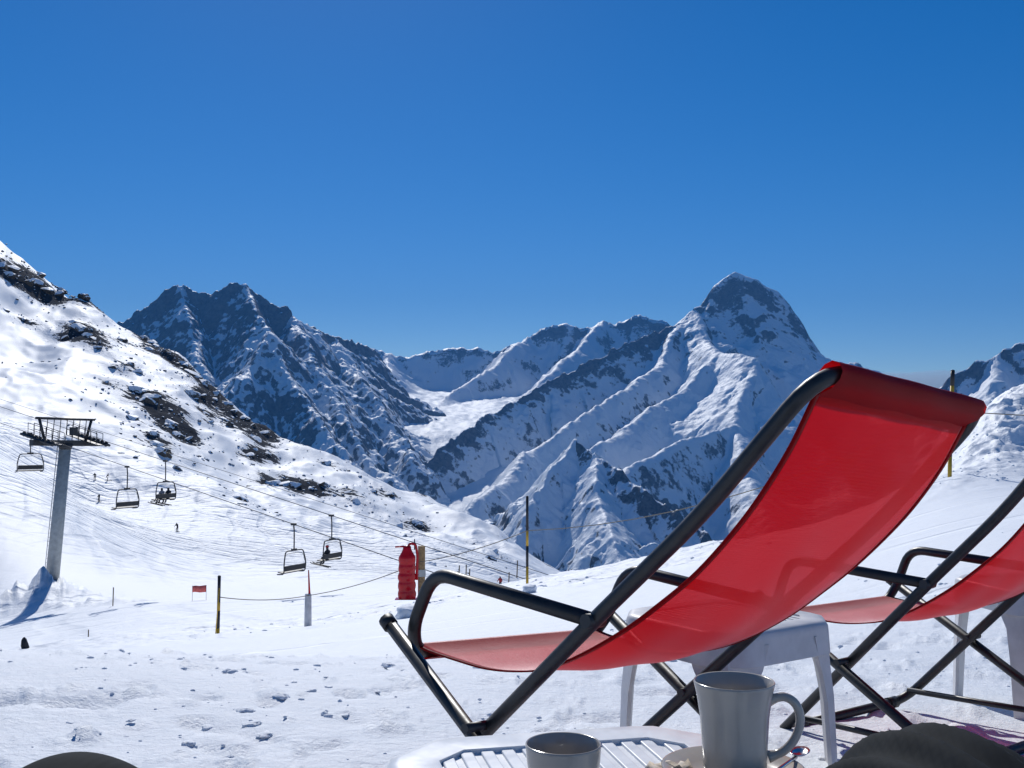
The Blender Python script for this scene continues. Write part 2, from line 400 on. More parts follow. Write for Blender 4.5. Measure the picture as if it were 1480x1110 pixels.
rock_px += c2([(105, 52, 62), (70, 146, 46), (172, 136, 36), (110, 116, 30), (205, 302, 90), (262, 305, 80), (312, 312, 60), (470, 302, 56), (402, 326, 36), (10, 372, 70), (490, 186, 46), (868, 520, 56), (892, 572, 50),
               (962, 512, 50), (986, 528, 40), (822, 352, 40), (732, 332, 40), (652, 392, 50), (602, 342, 36), (1352, 692, 56), (1222, 662, 36), (1262, 612, 30), (1382, 652, 30), (1040, 722, 60)], 340, 620)
rock_at = []
for i_, (u_, v_, px_) in enumerate(rock_px):
    sk_ = float(np.interp(u_, [q[0] for q in SKY_L], [q[1] for q in SKY_L])); p_ = hit(u_, max(v_, sk_ + 3), 120)
    rock_at.append((p_, px_ * p_.y / F * .80, v_ - sk_))
az = np.concatenate([np.linspace(-math.pi, -.62, 70, endpoint=False), np.linspace(-.62, .62, 720), np.linspace(.62, math.pi, 71)[1:]])
rr = np.concatenate([np.linspace(0.05, .9, 8, endpoint=False), np.exp(np.linspace(math.log(.9), math.log(20), 205, endpoint=False)),
                     np.exp(np.linspace(math.log(20), math.log(31), 45, endpoint=False)), np.exp(np.linspace(math.log(31), math.log(46), 130, endpoint=False)), np.exp(np.linspace(math.log(46), math.log(125), 80, endpoint=False)),
                     np.exp(np.linspace(math.log(125), math.log(480), 290, endpoint=False)), np.exp(np.linspace(math.log(480), math.log(2200), 22))])
RR, AZ = np.meshgrid(rr, az, indexing='ij')
GX = RR * np.sin(AZ); GY = RR * np.cos(AZ); GZ = macro(GX, GY) + detail(GX, GY)
GU, GV = pix_uv(GX, np.maximum(GY, .1), GZ)
# where bare stony ground shows on the hillside
hillw = sstep(215, 290, RR) * (1 - sstep(.45, .6, np.abs(AZ)))
sky_v = np.interp(GU, [q[0] for q in SKY_L], [q[1] for q in SKY_L])
below = GV - sky_v
rk = -.17 + .42 * np.exp(-np.maximum(below, 0) / 45.) + .30 * fbm(GX * .022 + 9, GY * .022, 3, 101) + .10 * np.exp(-((below - 110) / 70.) ** 2)
for p_, r_, _ in rock_at:
    rk = rk + .34 * np.exp(-(((GX - p_.x - r_ * .5) / (r_ * 2.6)) ** 2 + ((GY - p_.y) / (r_ * 3.2)) ** 2))
rk = np.where(hillw > .01, rk * hillw - .5 * (1 - hillw), -.6)
trk = sstep(110, 150, RR) * (1 - sstep(240, 330, RR)) * (1 - sstep(.5, .6, np.abs(AZ))) * (.35 + .65 * sstep(-.15, .2, fbm(GX * .02, GY * .02, 2, 131)))
trk = np.maximum(trk, .25 * sstep(20, 40, RR) * (1 - sstep(90, 120, RR)))
near = 1 - sstep(6, 30, RR)
g_me = grid_mesh('ground', GX, GY, GZ, True, {'rock': rk, 'track': trk, 'near': near, 'mid': sstep(3.5, 7, RR) * (1 - sstep(55, 95, RR))})
tag(link('ground', g_me, M['ground']), kind='structure')

# ------------------------------------------------------------------ mountains: heights grown from ridge lines
def ridge_field(X, Y, ridges, warp=30., wscale=350., rib=(260., .16), seed=0, conc=520., rnd=26., soft=28.):
    xs = X + warp * fbm(X / wscale, Y / wscale, 4, seed + 1); ys = Y + warp * fbm(X / wscale + 7, Y / wscale, 4, seed + 2)
    lump = 1 + .38 * fbm(X / 900, Y / 900, 4, seed + 3) 
    def prof(d, sl): d = d * lump; return sl * .62 * d + sl * .75 * conc * (1 - np.exp(-d / conc))
    jog = 60 * fbm(X / 260, Y / 260, 4, seed + 4)
    best = np.full(X.shape, -1e9); bd = np.zeros(X.shape)
    for k, (pts, sl) in enumerate(ridges):
        P = [at(*q) for q in pts]; s0 = 0.0
        zb = np.full(X.shape, -1e9); db = np.zeros(X.shape); sb = np.zeros(X.shape)
        for a, b in zip(P[:-1], P[1:]):
            dx, dy = b.x - a.x, b.y - a.y; L = math.hypot(dx, dy)
            t = np.clip(((xs - a.x) * dx + (ys - a.y) * dy) / (L * L), 0, 1)
            ex = xs - a.x - t * dx; ey = ys - a.y - t * dy
            d = np.sqrt(ex * ex + ey * ey); rd = 0. if k == 0 else rnd; d = np.sqrt(d * d + rd * rd) - rd
            h = a.z + t * (b.z - a.z) - (prof(d, sl) if not isinstance(sl, tuple) else prof(d, np.where(dx * ey - dy * ex < 0, sl[0], sl[1])))
            m = h > zb; zb = np.where(m, h, zb); db = np.where(m, d, db); sb = np.where(m, s0 + t * L + .25 * d * np.sign(dx * ey - dy * ex), sb); s0 += L
        # ribs and gullies that run down from the crest
        rb = ridged((sb + jog) / rib[0] + k * 7.3, db / (rib[0] * 4.5) + k, 4, seed + 5 + k, .55)
        zb = zb + rib[1] * (rb - .45) * np.minimum(db * 1.2, 420.)
        m = zb > best; bd = np.where(m, db + (0 if k == 0 else 400), bd); hh = np.clip(.5 + .5 * (zb - best) / soft, 0, 1); best = np.where(best < -1e8, zb, best * (1 - hh) + zb * hh + soft * hh * (1 - hh) * .5)
    return best, bd
def sheet(name, u0, u1, D0, D1, nc, nr, ridges, mat, amp=26., nscale=240., rock=0.0, seed=0, floor=None, crest=34., high=None, fine=.30, **kw):
    t = (np.linspace(u0, u1, nc) - CU) / F; yy = np.linspace(D0, D1, nr)
    YY, TT = np.meshgrid(yy, t, indexing='ij'); XX = TT * YY
    Z, d = ridge_field(XX, YY, ridges, seed=seed, **kw)
    Z = Z + amp * (ridged(XX / nscale, YY / nscale, 5, seed + 40, .55) - .5) * sstep(0, 160, d) + amp * fine * fbm(XX / 60, YY / 60, 4, seed + 51, .55) + crest * (ridged(XX / 150, YY / 150, 4, seed + 55, .6) - .55) * np.exp(-d / 90.)
    at_rock = np.full(Z.shape, rock) + .30 * np.exp(-d / 50.) + .16 * fbm(XX / 700, YY / 700, 3, seed + 61)
    if high: at_rock += high[2] * sstep(high[0], high[1], Z)
    if floor is not None:
        fl = floor(XX, YY); k = 70.; h = np.clip(.5 + .5 * (Z - fl) / k, 0, 1)
        Z = fl * (1 - h) + Z * h + k * h * (1 - h) * .5; at_rock = at_rock - .35 * (1 - h)
    me = grid_mesh(name, XX, YY, Z, True, {'rock': at_rock})
    return tag(link(name, me, mat), kind='structure')

west = [([(60, 540, 6300), (185, 457, 6250), (215, 440, 6200), (240, 415, 6200), (262, 409, 6200), (290, 422, 6200), (305, 423, 6200), (330, 411, 6150), (355, 408, 6150),
          (372, 422, 6150), (392, 435, 6150), (410, 441, 6150), (425, 450, 6150), (442, 465, 6200), (470, 483, 6350), (500, 491, 6550), (535, 502, 6800), (565, 512, 7100)], 1.22),
        ([(428, 450, 6150), (444, 500, 5800), (470, 560, 5400), (505, 622, 5000), (560, 690, 4600), (600, 745, 4300)], .86),
        ([(355, 408, 6150), (372, 460, 5800), (392, 488, 5500), (430, 560, 5150), (478, 640, 4700), (540, 710, 4300)], 1.0),
        ([(392, 488, 5500), (345, 545, 5100), (310, 610, 4800)], .85),
        ([(262, 409, 6200), (280, 480, 5750), (300, 560, 5300)], 1.15),
        ([(480, 490, 6400), (520, 550, 5900), (560, 610, 5500), (600, 670, 5000)], .72)]
sheet('west_mountain', 130, 660, 4000, 6900, 370, 430, west, M['far_rock'], 80, 420, .10, 11, warp=42., wscale=420., rib=(230., .30))

def glacier(X, Y):
    t = X / Y
    e = -t * 6 - .42; e = .5 * (e + np.sqrt(e * e + .02))
    drop = .5 * ((6100 - Y) + np.sqrt((6100 - Y) ** 2 + 250. ** 2))
    return -70 + (Y - 5400) * .103 - .20 * drop + 230 * np.minimum(e, 2) - 9000 * np.maximum(0, t - .03) + 26 * fbm(X / 320, Y / 420, 4, 5) + 8 * ridged(X / 120, Y / 160, 3, 6)
far = [([(380, 520, 9600), (470, 488, 9500), (540, 500, 9500), (562, 512, 9500), (590, 514, 9500), (640, 503, 9500), (690, 500, 9500), (715, 508, 9500), (760, 487, 9500), (800, 468, 9500),
         (820, 464, 9500), (840, 476, 9500), (870, 464, 9500), (890, 467, 9500), (920, 456, 9500), (950, 462, 9500), (1000, 480, 9500), (1100, 520, 9500), (1230, 524, 9500), (1236, 522, 9500),
         (1262, 536, 9500), (1310, 549, 9500), (1360, 590, 9500)], 1.15),
       ([(760, 487, 9500), (725, 515, 9000), (690, 545, 8500), (650, 572, 8000), (625, 590, 7600)], .9),
       ([(560, 512, 9500), (560, 530, 9000), (575, 548, 8500)], .7), ([(870, 464, 9500), (830, 510, 8800), (780, 550, 8100), (740, 580, 7600)], .9)]
sheet('far_range', 400, 1400, 3850, 10200, 470, 260, far, M['far_rock'], 60, 420, .03, 31, floor=glacier, warp=45., rib=(230., .26))

peak = [([(1062, 396, 7000), (1036, 410, 6980), (1002, 444, 6900), (985, 462, 6850), (965, 475, 6750), (930, 487, 6600), (880, 510, 6400), (830, 533, 6200), (790, 548, 6050), (755, 572, 5900),
          (700, 602, 5600), (650, 637, 5300), (600, 684, 5000), (560, 730, 4700)], 1.0),
        ([(1036, 410, 6980), (1062, 396, 7000), (1090, 407, 7000), (1114, 421, 7000), (1132, 446, 6950), (1150, 470, 6900), (1170, 498, 6850), (1196, 521, 6800), (1250, 541, 6900), (1330, 575, 7000)], 1.35),
        ([(1000, 450, 6880), (1026, 490, 6500), (1045, 508, 6200), (1084, 516, 5900), (1087, 543, 5720), (1070, 577, 5500), (1061, 612, 5250), (992, 634, 5000), (909, 676, 4600), (850, 712, 4300), (790, 770, 3900)], (.78, 1.25)),
        ([(1061, 612, 5250), (1085, 680, 4800), (1110, 760, 4300)], .8),
        ([(1196, 521, 6800), (1165, 575, 6300), (1130, 620, 5800), (1130, 700, 5200), (1200, 760, 4700)], 1.05),
        ([(1196, 521, 6800), (1290, 610, 6000), (1380, 690, 5300)], .85),
        ([(985, 462, 6850), (955, 522, 6350), (900, 566, 5900), (830, 606, 5450), (760, 656, 5000), (690, 722, 4500), (650, 775, 4150)], .95),
        ([(1045, 508, 6200), (960, 580, 5750), (880, 634, 5300), (800, 690, 4800), (730, 760, 4300)], .86)]
sheet('snow_peak', 540, 1420, 3700, 7400, 600, 640, peak, M['far_rock'], 46, 560, -.01, 51, warp=60., wscale=560., rib=(280., .23), rnd=30., soft=36., high=(150, 700, .13), fine=.22)

spur = [([(832, 636, 3600), (870, 660, 3480), (930, 706, 3330), (1000, 757, 3180), (1060, 805, 3080), (1130, 850, 3000)], .85),
        ([(832, 636, 3600), (802, 664, 3500), (775, 715, 3330), (745, 790, 3130), (720, 850, 3000)], .95),
        ([(858, 652, 3520), (868, 715, 3260), (885, 760, 3050), (900, 815, 2850)], .9)]
sheet('front_spur', 690, 1180, 2650, 4000, 340, 330, spur, M['spur'], 30, 190, .0, 71, warp=22., wscale=200., rib=(100., .30), conc=250., rnd=8., soft=10.)

east = [([(1330, 610, 5200), (1364, 566, 5050), (1370, 546, 5000), (1400, 528, 5000), (1440, 512, 5000), (1480, 494, 5000), (1560, 465, 5000), (1700, 430, 5000), (1900, 450, 5200)], 1.15),
        ([(1440, 512, 5000), (1430, 580, 4600), (1420, 680, 4200)], 1.0), ([(1560, 465, 5000), (1530, 560, 4500), (1500, 700, 4000)], 1.0)]
sheet('east_mountain', 1320, 1950, 3900, 5500, 260, 220, east, M['far_rock'], 55, 350, .0, 91, warp=40., rib=(200., .28))

# ------------------------------------------------------------------ object materials
M['steel'] = simple('galvanised steel', (.40, .41, .39), .5, .15, .15, 3)
M['dark_steel'] = simple('dark steel', (.05, .052, .055), .5, .5, .2, 8)
M['cable'] = simple('steel cable', (.06, .06, .065), .5, .5, .1, 8)
M['tube'] = simple('black painted tube', (.022, .023, .024), .44, 0.0, .3, 40, .0008)
M['plastic'] = simple('white plastic', (.83, .84, .84), .36, 0.0, .05, 18, .0004)
M['plastic2'] = simple('weathered white plastic', (.66, .64, .63), .45, 0.0, .08, 18, .0006)
M['ceramic'] = simple('grey glazed stoneware', (.46, .415, .355), .18, 0.0, .05, 25)
M['coffee'] = simple('coffee', (.10, .055, .02), .15, 0.0, .3, 60)
M['metal'] = simple('spoon steel', (.6, .6, .6), .18, 1.0, .05, 20)
M['paper'] = simple('sugar paper', (.7, .6, .48), .7, 0.0, .25, 90, .002)
M['wood'] = simple('weathered wood', (.30, .19, .085), .75, 0.0, .35, 14, .004)
M['red_pad'] = simple('red vinyl', (.50, .006, .012), .2, 0.0, .12, 4, .001, coat=.12, spec=.3)
M['white_pad'] = simple('dirty white padding', (.62, .61, .60), .7, 0.0, .15, 4)
M['black'] = simple('black paint', (.02, .02, .022), .55, 0.0, .2, 12)
M['yellow'] = simple('yellow paint', (.60, .36, .03), .5, 0.0, .2, 12)
M['rope'] = simple('rope', (.22, .19, .14), .8, 0.0, .2, 30)
M['stake'] = simple('bamboo stake', (.22, .16, .10), .7, 0.0, .2, 20)
M['banner'] = simple('faded red banner', (.80, .16, .13), .7, 0.0, .15, 4)
M['cloth_dark'] = simple('dark clothing', (.018, .019, .024), .8, 0.0, .3, 8)
M['cloth_red'] = simple('red jacket', (.45, .03, .03), .7, 0.0, .2, 8)
M['cloth_grey'] = simple('grey jacket', (.22, .22, .24), .8, 0.0, .2, 8)
M['skin'] = simple('skin', (.45, .27, .2), .6, 0.0, .1, 20)

def trouser_material():
    t = NT('charcoal corduroy'); tc = t.n('ShaderNodeTexCoord')
    w = t.n('ShaderNodeTexWave'); w.inputs['Scale'].default_value = 55; w.inputs['Distortion'].default_value = 1.2; w.inputs['Detail'].default_value = 2
    mp = t.mapping(tc.outputs['Object'], (1, .15, .15)); t.l(mp, w.inputs['Vector'])
    f = t.noise(7, 4, .6, tc.outputs['Object'])
    t.l(t.mix(t.rng(f, .3, .7), (.016, .018, .019), (.036, .040, .042)), t.p.inputs['Base Color'])
    t.p.inputs['Roughness'].default_value = .85; t.p.inputs['Specular IOR Level'].default_value = .08
    t.l(t.bump(t.math('ADD', t.math('MULTIPLY', w.outputs['Fac'], .04), t.math('MULTIPLY', f, 1.0)), .35, .008), t.p.inputs['Normal'])
    return t.m
M['trousers'] = trouser_material()

def sling_material():
    """thin woven plastic mesh: red, a little see-through, glossy at a grazing angle"""
    t = NT('red mesh fabric'); tc = t.n('ShaderNodeTexCoord'); ob = tc.outputs['Object']
    w1 = t.n('ShaderNodeTexWave', wave_type='BANDS', bands_direction='X'); w1.inputs['Scale'].default_value = 95; t.l(ob, w1.inputs['Vector'])
    w2 = t.n('ShaderNodeTexWave', wave_type='BANDS', bands_direction='Y'); w2.inputs['Scale'].default_value = 95; t.l(ob, w2.inputs['Vector'])
    f = t.noise(5, 5, .6, ob)
    cl = t.mix(t.rng(f, .3, .7), (.58, .005, .008), (.66, .008, .013))
    t.l(cl, t.p.inputs['Base Color']); t.p.inputs['Roughness'].default_value = .5; t.p.inputs['Specular IOR Level'].default_value = .0
    gr = t.noise(380, 3, .6, ob)
    t.l(t.bump(t.math('ADD', t.math('ADD', t.math('MULTIPLY', w1.outputs['Fac'], .5), t.math('MULTIPLY', w2.outputs['Fac'], .5)), t.math('MULTIPLY', gr, 1.6)), .85, .0014), t.p.inputs['Normal'])
    tl = t.n('ShaderNodeBsdfTranslucent'); tl.inputs[0].default_value = (.80, .006, .012, 1)
    m1 = t.n('ShaderNodeMixShader'); m1.inputs[0].default_value = .45; t.l(t.p.outputs[0], m1.inputs[1]); t.l(tl.outputs[0], m1.inputs[2])
    tr = t.n('ShaderNodeBsdfTransparent'); tr.inputs[0].default_value = (1, .44, .50, 1)
    m2 = t.n('ShaderNodeMixShader'); m2.inputs[0].default_value = .33; t.l(m1.outputs[0], m2.inputs[1]); t.l(tr.outputs[0], m2.inputs[2])
    gl = t.n('ShaderNodeBsdfGlossy'); gl.inputs['Color'].default_value = (1, .93, .93, 1); gl.inputs['Roughness'].default_value = .52
    fr = t.n('ShaderNodeLayerWeight'); fr.inputs['Blend'].default_value = .5; m3 = t.n('ShaderNodeMixShader')
    bn = t.p.inputs['Normal'].links[0].from_socket; t.l(bn, gl.inputs['Normal']); t.l(t.math('MULTIPLY', t.math('POWER', fr.outputs['Facing'], 5.0), .38), m3.inputs[0])
    t.l(m2.outputs[0], m3.inputs[1]); t.l(gl.outputs[0], m3.inputs[2]); t.l(m3.outputs[0], t.out.inputs['Surface'])
    return t.m
M['sling'] = sling_material()
def hem_material():
    t = NT('red mesh hem'); tc = t.n('ShaderNodeTexCoord')
    f = t.noise(6, 5, .6, tc.outputs['Object'])
    t.l(t.mix(t.rng(f, .3, .7), (.36, .003, .006), (.44, .005, .010)), t.p.inputs['Base Color']); t.p.inputs['Roughness'].default_value = .45; t.p.inputs['Specular IOR Level'].default_value = .12
    t.l(t.bump(t.noise(380, 3, .6, tc.outputs['Object']), .5, .0012), t.p.inputs['Normal'])
    tl = t.n('ShaderNodeBsdfTranslucent'); tl.inputs[0].default_value = (.5, .003, .006, 1); mx_ = t.n('ShaderNodeMixShader'); mx_.inputs[0].default_value = .5
    t.l(t.p.outputs[0], mx_.inputs[1]); t.l(tl.outputs[0], mx_.inputs[2]); t.l(mx_.outputs[0], t.out.inputs['Surface']); return t.m
M['hem'] = hem_material()

# ------------------------------------------------------------------ rocks on the hillside
def rock_mesh(seed, sub=3, angular=.5):
    bm = bmesh.new(); bmesh.ops.create_icosphere(bm, subdivisions=sub, radius=1.0)
    rng = np.random.default_rng(seed); cuts = [(Vector(rng.normal(size=3)).normalized(), rng.uniform(.45, .85)) for _ in range(9)]
    P = np.array([v.co[:] for v in bm.verts])
    nz = fbm(P[:, 0] * 1.3 + seed, P[:, 1] * 1.3 + P[:, 2] * .9, 4, seed) * .45 + fbm(P[:, 2] * 3 + seed, P[:, 0] * 3 - P[:, 1] * 2, 4, seed + 3) * .35
    for v, k in zip(bm.verts, nz):
        c = v.co * (1 + float(k))
        for n, d in cuts:
            e = c.dot(n) - d
            if e > 0: c -= n * e * .9
        v.co = c
    me = bpy.data.meshes.new('rock'); bm.to_mesh(me); bm.free(); me.materials.append(M['outcrop'])
    return me
ROCKS = [rock_mesh(100 + i) for i in range(7)]
placed = []
for i, (u, v, px) in enumerate(rock_px):
    p, r_, d = rock_at[i]
    o = link('rock_outcrop', ROCKS[i % 7]); o.location = (p.x, p.y, p.z - r_ * .22)
    o.scale = (r_ * random.uniform(.85, 1.15), r_ * random.uniform(.8, 1.2), r_ * random.uniform(.55, .8)); o.rotation_euler = (random.uniform(-.3, .3), random.uniform(.1, .5), random.uniform(0, 6.28))
    placed.append((p.x, p.y, r_))
    where = 'behind the lift tower' if u < 130 else 'behind the chair with two riders' if u < 300 else 'behind the chair with the lone rider' if u < 500 else 'behind the red mattress'
    if d < 25: tag(o, 'dark jagged outcrop along the hillside crest ' + where, 'rock', 'outcrops on the hillside crest')
    elif px > 15: tag(o, 'big dark boulder with snowy ledges on the hillside ' + where, 'rock', 'big boulders on the hillside')
    else: tag(o, 'small dark rock poking out of the hillside snow ' + where, 'rock', 'small rocks on the hillside')
# the rubble round them, too small to pick apart
small = [rock_mesh(300 + i, 1) for i in range(5)]; SV = [np.array([v.co[:] for v in m.vertices]) for m in small]; SF = [[tuple(p.vertices) for p in m.polygons] for m in small]
rub = MB(); rs = np.random.default_rng(5); pts = []
for (x, y, r_) in placed:
    for _ in range(16):
        pts.append((x + rs.normal() * r_ * 2.6 + 2, y + rs.normal() * r_ * 2.6, r_ * rs.uniform(.05, .24)))
for _ in range(380):
    u = rs.uniform(-20, 560); sk = float(np.interp(u, [q[0] for q in SKY_L], [q[1] for q in SKY_L])); D = rs.uniform(300, 445)
    x = (u - CU) / F * D
    if fbm(np.array([x * .03]), np.array([D * .03]), 3, 211)[0] > .02: pts.append((x, D, rs.uniform(.2, .9)))
pz = gz([q[0] for q in pts], [q[1] for q in pts])
for (x, y, r_), z in zip(pts, pz):
    k = rs.integers(5); a = rs.uniform(0, 6.28); ca, sa = math.cos(a), math.sin(a); V = SV[k] * [r_ * 1.2, r_, r_ * .7]
    rub.add(np.stack([V[:, 0] * ca - V[:, 1] * sa + x, V[:, 0] * sa + V[:, 1] * ca + y, V[:, 2] + z], 1), SF[k])
tag(rub.build('rubble', M['outcrop']), 'scattered dark stones showing through the hillside snow', 'stones', kind='stuff')

# ------------------------------------------------------------------ chairlift
LD = Vector((.82, -.57, -.188)); AD = Vector((.57, .82, -.02)); LH = Vector((.82, -.57, 0)).normalized()
L1 = Vector((-29.6, 80, -2.9)); L2 = L1 + AD * 5.0
TK = -12.3; TC = L1 + AD * 2.5 + LD * TK                               # between the ropes, at the tower
root = empty('lift_tower', (TOWER.x, TOWER.y, gz1(TOWER.x, TOWER.y)), 'tall grey tubular chairlift tower standing in a heap of snow', 'lift tower')
def under(o, parent):                                              # parts are modelled in world space
    o.parent = parent; o.matrix_parent_inverse = parent.matrix_basis.inverted() if parent.parent is None else (parent.parent.matrix_basis).inverted(); return o
tb = Vector((TOWER.x, TOWER.y, gz1(TOWER.x, TOWER.y) - 3)); tt = TC + Vector((0, 0, -.75))
under(MB().tube([tb, tt], [.58, .48], 20).build('shaft', M['steel']), root)
m = MB(); m.tube([tt + Vector((0, 0, -.35)), tt + Vector((0, 0, .1))], [.50, .62], 20); under(m.build('collar', M['dark_steel']), root)
rotm = Matrix((LH, AD.normalized(), Vector((0, 0, 1)))).transposed()
arm = under(MB().box(tt + Vector((0, 0, .18)), (.55, 6.2, .5), rotm).build('crossarm', M['dark_steel']), root)
for sgn in (-1, 1):
    c = TC + AD * 2.5 * sgn + Vector((0, 0, -.28))
    m = MB()
    for off in (-.14, .14): m.tube([c - LD * 2.4 + AD * off, c + LD * 2.4 + AD * off], .11, 6)
    tr = under(m.build('sheave_beam', M['dark_steel']), root)
    for k in range(8):
        q = c + LD * (-2.1 + .6 * k) + Vector((0, 0, .05)); m = MB(); m.tube([q - AD * .07, q + AD * .07], .22, 12); o = m.build('sheave', M['dark_steel']); o.parent = tr
    m = MB(); w = c - AD * sgn * .7 + Vector((0, 0, -.02))
    m.box(w, (4.6, .55, .06), Matrix((LD.normalized(), AD.normalized(), LD.normalized().cross(AD.normalized()))).transposed()); under(m.build('walkway', M['dark_steel']), root)
    for side in (-.28, .28):
        m = MB()
        for k in range(6):
            q = w + LD * (-2.25 + .9 * k) + AD * side; m.tube([q, q + Vector((0, 0, 1.0))], .028, 5)
        m.tube([w - LD * 2.25 + AD * side + Vector((0, 0, 1)), w + LD * 2.25 + AD * side + Vector((0, 0, 1))], .03, 5)
        m.tube([w - LD * 2.25 + AD * side + Vector((0, 0, .5)), w + LD * 2.25 + AD * side + Vector((0, 0, .5))], .024, 5)
        under(m.build('railing', M['dark_steel']), root)
    m = MB(); q = TC + AD * 1.9 * sgn
    m.tube([q + Vector((0, 0, -.4)), q + AD * sgn * .55 + Vector((0, 0, 1.55))], .13, 6); under(m.build('gantry_post', M['dark_steel']), root)
m = MB(); m.tube([TC - AD * 2.75 + Vector((0, 0, 1.5)), TC + AD * 2.75 + Vector((0, 0, 1.5))], .11, 6)
for k in range(-3, 4): m.tube([TC + AD * .6 * k + Vector((0, 0, -.3)), TC + AD * (.6 * k + .15) + Vector((0, 0, 1.5))], .035, 5)
under(m.build('gantry_beam', M['dark_steel']), root)
m = MB(); m.box(TC + AD * .5 + LH * .4 + Vector((0, 0, .45)), (.5, .5, .7), rotm); under(m.build('junction_box', M['dark_steel']), root)
m = MB(); ld = (tt - tb); nrm = (-LH * .8 - AD * .6).normalized() * .62; sd = ld.cross(nrm).normalized() * .22
for s_ in (-1, 1): m.tube([tb + nrm + sd * s_, tt + nrm * .92 + sd * s_], .03, 5)
n_ = int(ld.length / .35)
for k in range(n_): q = tb + ld * (k / n_) + nrm; m.tube([q - sd, q + sd], .018, 4, cap=False)
under(m.build('ladder', M['steel']), root)

def cable(a, b, name, label, r=.026):
    m = MB(); m.tube([a, b], r, 6); return tag(m.build(name, M['cable']), label, 'cable', 'cables of the chairlift')
cable(L1 + LD * -60, L1 + LD * 44, 'lift_cable', 'lower haul rope of the chairlift, carrying the empty chairs')
cable(L2 + LD * -60, L2 + LD * 40, 'lift_cable', 'upper haul rope of the chairlift, carrying the chairs with riders')
cable(L2 + LD * -60 + Vector((0, 0, .72)), L2 + LD * 44 + Vector((0, 0, .72)), 'lift_cable', 'thin signal cable strung just above the chairlift ropes', .017)

# skin-grown figures -------------------------------------------------
def figure_mesh(name, verts, edges, radii, mats, pick, sub=1):
    me = bpy.data.meshes.new('skeleton'); me.from_pydata([tuple(v) for v in verts], edges, []); o = bpy.data.objects.new('skeleton', me); col.objects.link(o)
    sk = o.modifiers.new('skin', 'SKIN'); sk.use_smooth_shade = True
    for i, d in enumerate(me.skin_vertices[0].data):
        r_ = radii[i]; d.radius = (r_, r_) if not isinstance(r_, tuple) else r_; d.use_root = (i == 0)
    o.modifiers.new('sub', 'SUBSURF').levels = sub; o.modifiers['sub'].render_levels = sub
    dg = bpy.context.evaluated_depsgraph_get(); dg.update()
    out = bpy.data.meshes.new_from_object(o.evaluated_get(dg)); bpy.data.objects.remove(o); out.name = name
    for m_ in mats: out.materials.append(m_)
    for p in out.polygons: p.material_index = pick(p.center); p.use_smooth = True
    return out
def human(pose):
    # local metres: +y is where the figure faces, feet at z = 0 (standing) or seat at z = 0 (sitting)
    if pose == 'sit':
        V = [(0, 0, .12), (0, .0, .35), (0, .02, .55), (0, .03, .66), (0, .05, .76), (0, .04, .88), (-.10, .02, .10), (-.13, .42, .10), (-.13, .46, -.33), (-.13, .60, -.38), (.10, .02, .10), (.13, .42, .10), (.13, .46, -.33), (.13, .60, -.38),
             (-.2, .02, .55), (-.25, .12, .32), (-.16, .34, .24), (.2, .02, .55), (.25, .12, .32), (.16, .34, .24)]
    else:
        b = .16 if pose == 'crouch' else 0
        V = [(0, -b, .90), (0, -b * .3, 1.12), (0, b, 1.36), (0, b, 1.47), (0, b + .03, 1.56), (0, b + .03, 1.70), (-.10, -b, .86), (-.13, .06 + b * .4, .48), (-.14, -.02, .10), (-.14, .16, .05), (.10, -b, .86), (.13, .06 + b * .4, .48), (.14, -.02, .10), (.14, .16, .05),
             (-.21, b, 1.36), (-.33, .06 + b, 1.10), (-.34, .28 + b, .98), (.21, b, 1.36), (.33, .06 + b, 1.10), (.34, .28 + b, .98)]
    E_ = [(0, 1), (1, 2), (2, 3), (3, 4), (4, 5), (0, 6), (6, 7), (7, 8), (8, 9), (0, 10), (10, 11), (11, 12), (12, 13), (2, 14), (14, 15), (15, 16), (2, 17), (17, 18), (18, 19)]
    Rr = [.16, .15, .17, .07, .11, .10, .10, .085, .07, .06, .10, .085, .07, .06, .09, .065, .05, .09, .065, .05]
    return V, E_, Rr
def person_mesh(pose, jacket, trousers, head=None):
    V, E_, Rr = human(pose); z0 = .20 if pose == 'sit' else .92; z1 = V[3][2] + .02
    head = head or M['cloth_dark']
    def pick(c):
        if c.z > z1: return 2
        if c.z > z0 or abs(c.x) > .19: return 0
        return 1
    return figure_mesh('person', V, E_, Rr, [jacket, trousers, head], pick)
SIT_D = person_mesh('sit', M['cloth_dark'], M['cloth_dark']); SIT_G = person_mesh('sit', M['cloth_grey'], M['cloth_dark'])
STAND_D = person_mesh('stand', M['cloth_dark'], M['cloth_dark']); STAND_R = person_mesh('stand', M['cloth_red'], M['cloth_dark']); CROUCH = person_mesh('crouch', M['cloth_dark'], M['cloth_dark'])
def ski_part(parent, x, z, y0, tilt=0.0):
    m = MB(); m.tube([(x, -.75 + y0, z - tilt), (x, .0 + y0, z), (x, .75 + y0, z + tilt), (x, .9 + y0, z + .07 + tilt)], .035, 5, .1); return m.build('ski', M['black'], parent)
def pole_part(parent, a, b):
    m = MB(); m.tube([a, b], .014, 5); return m.build('ski_pole', M['black'], parent)

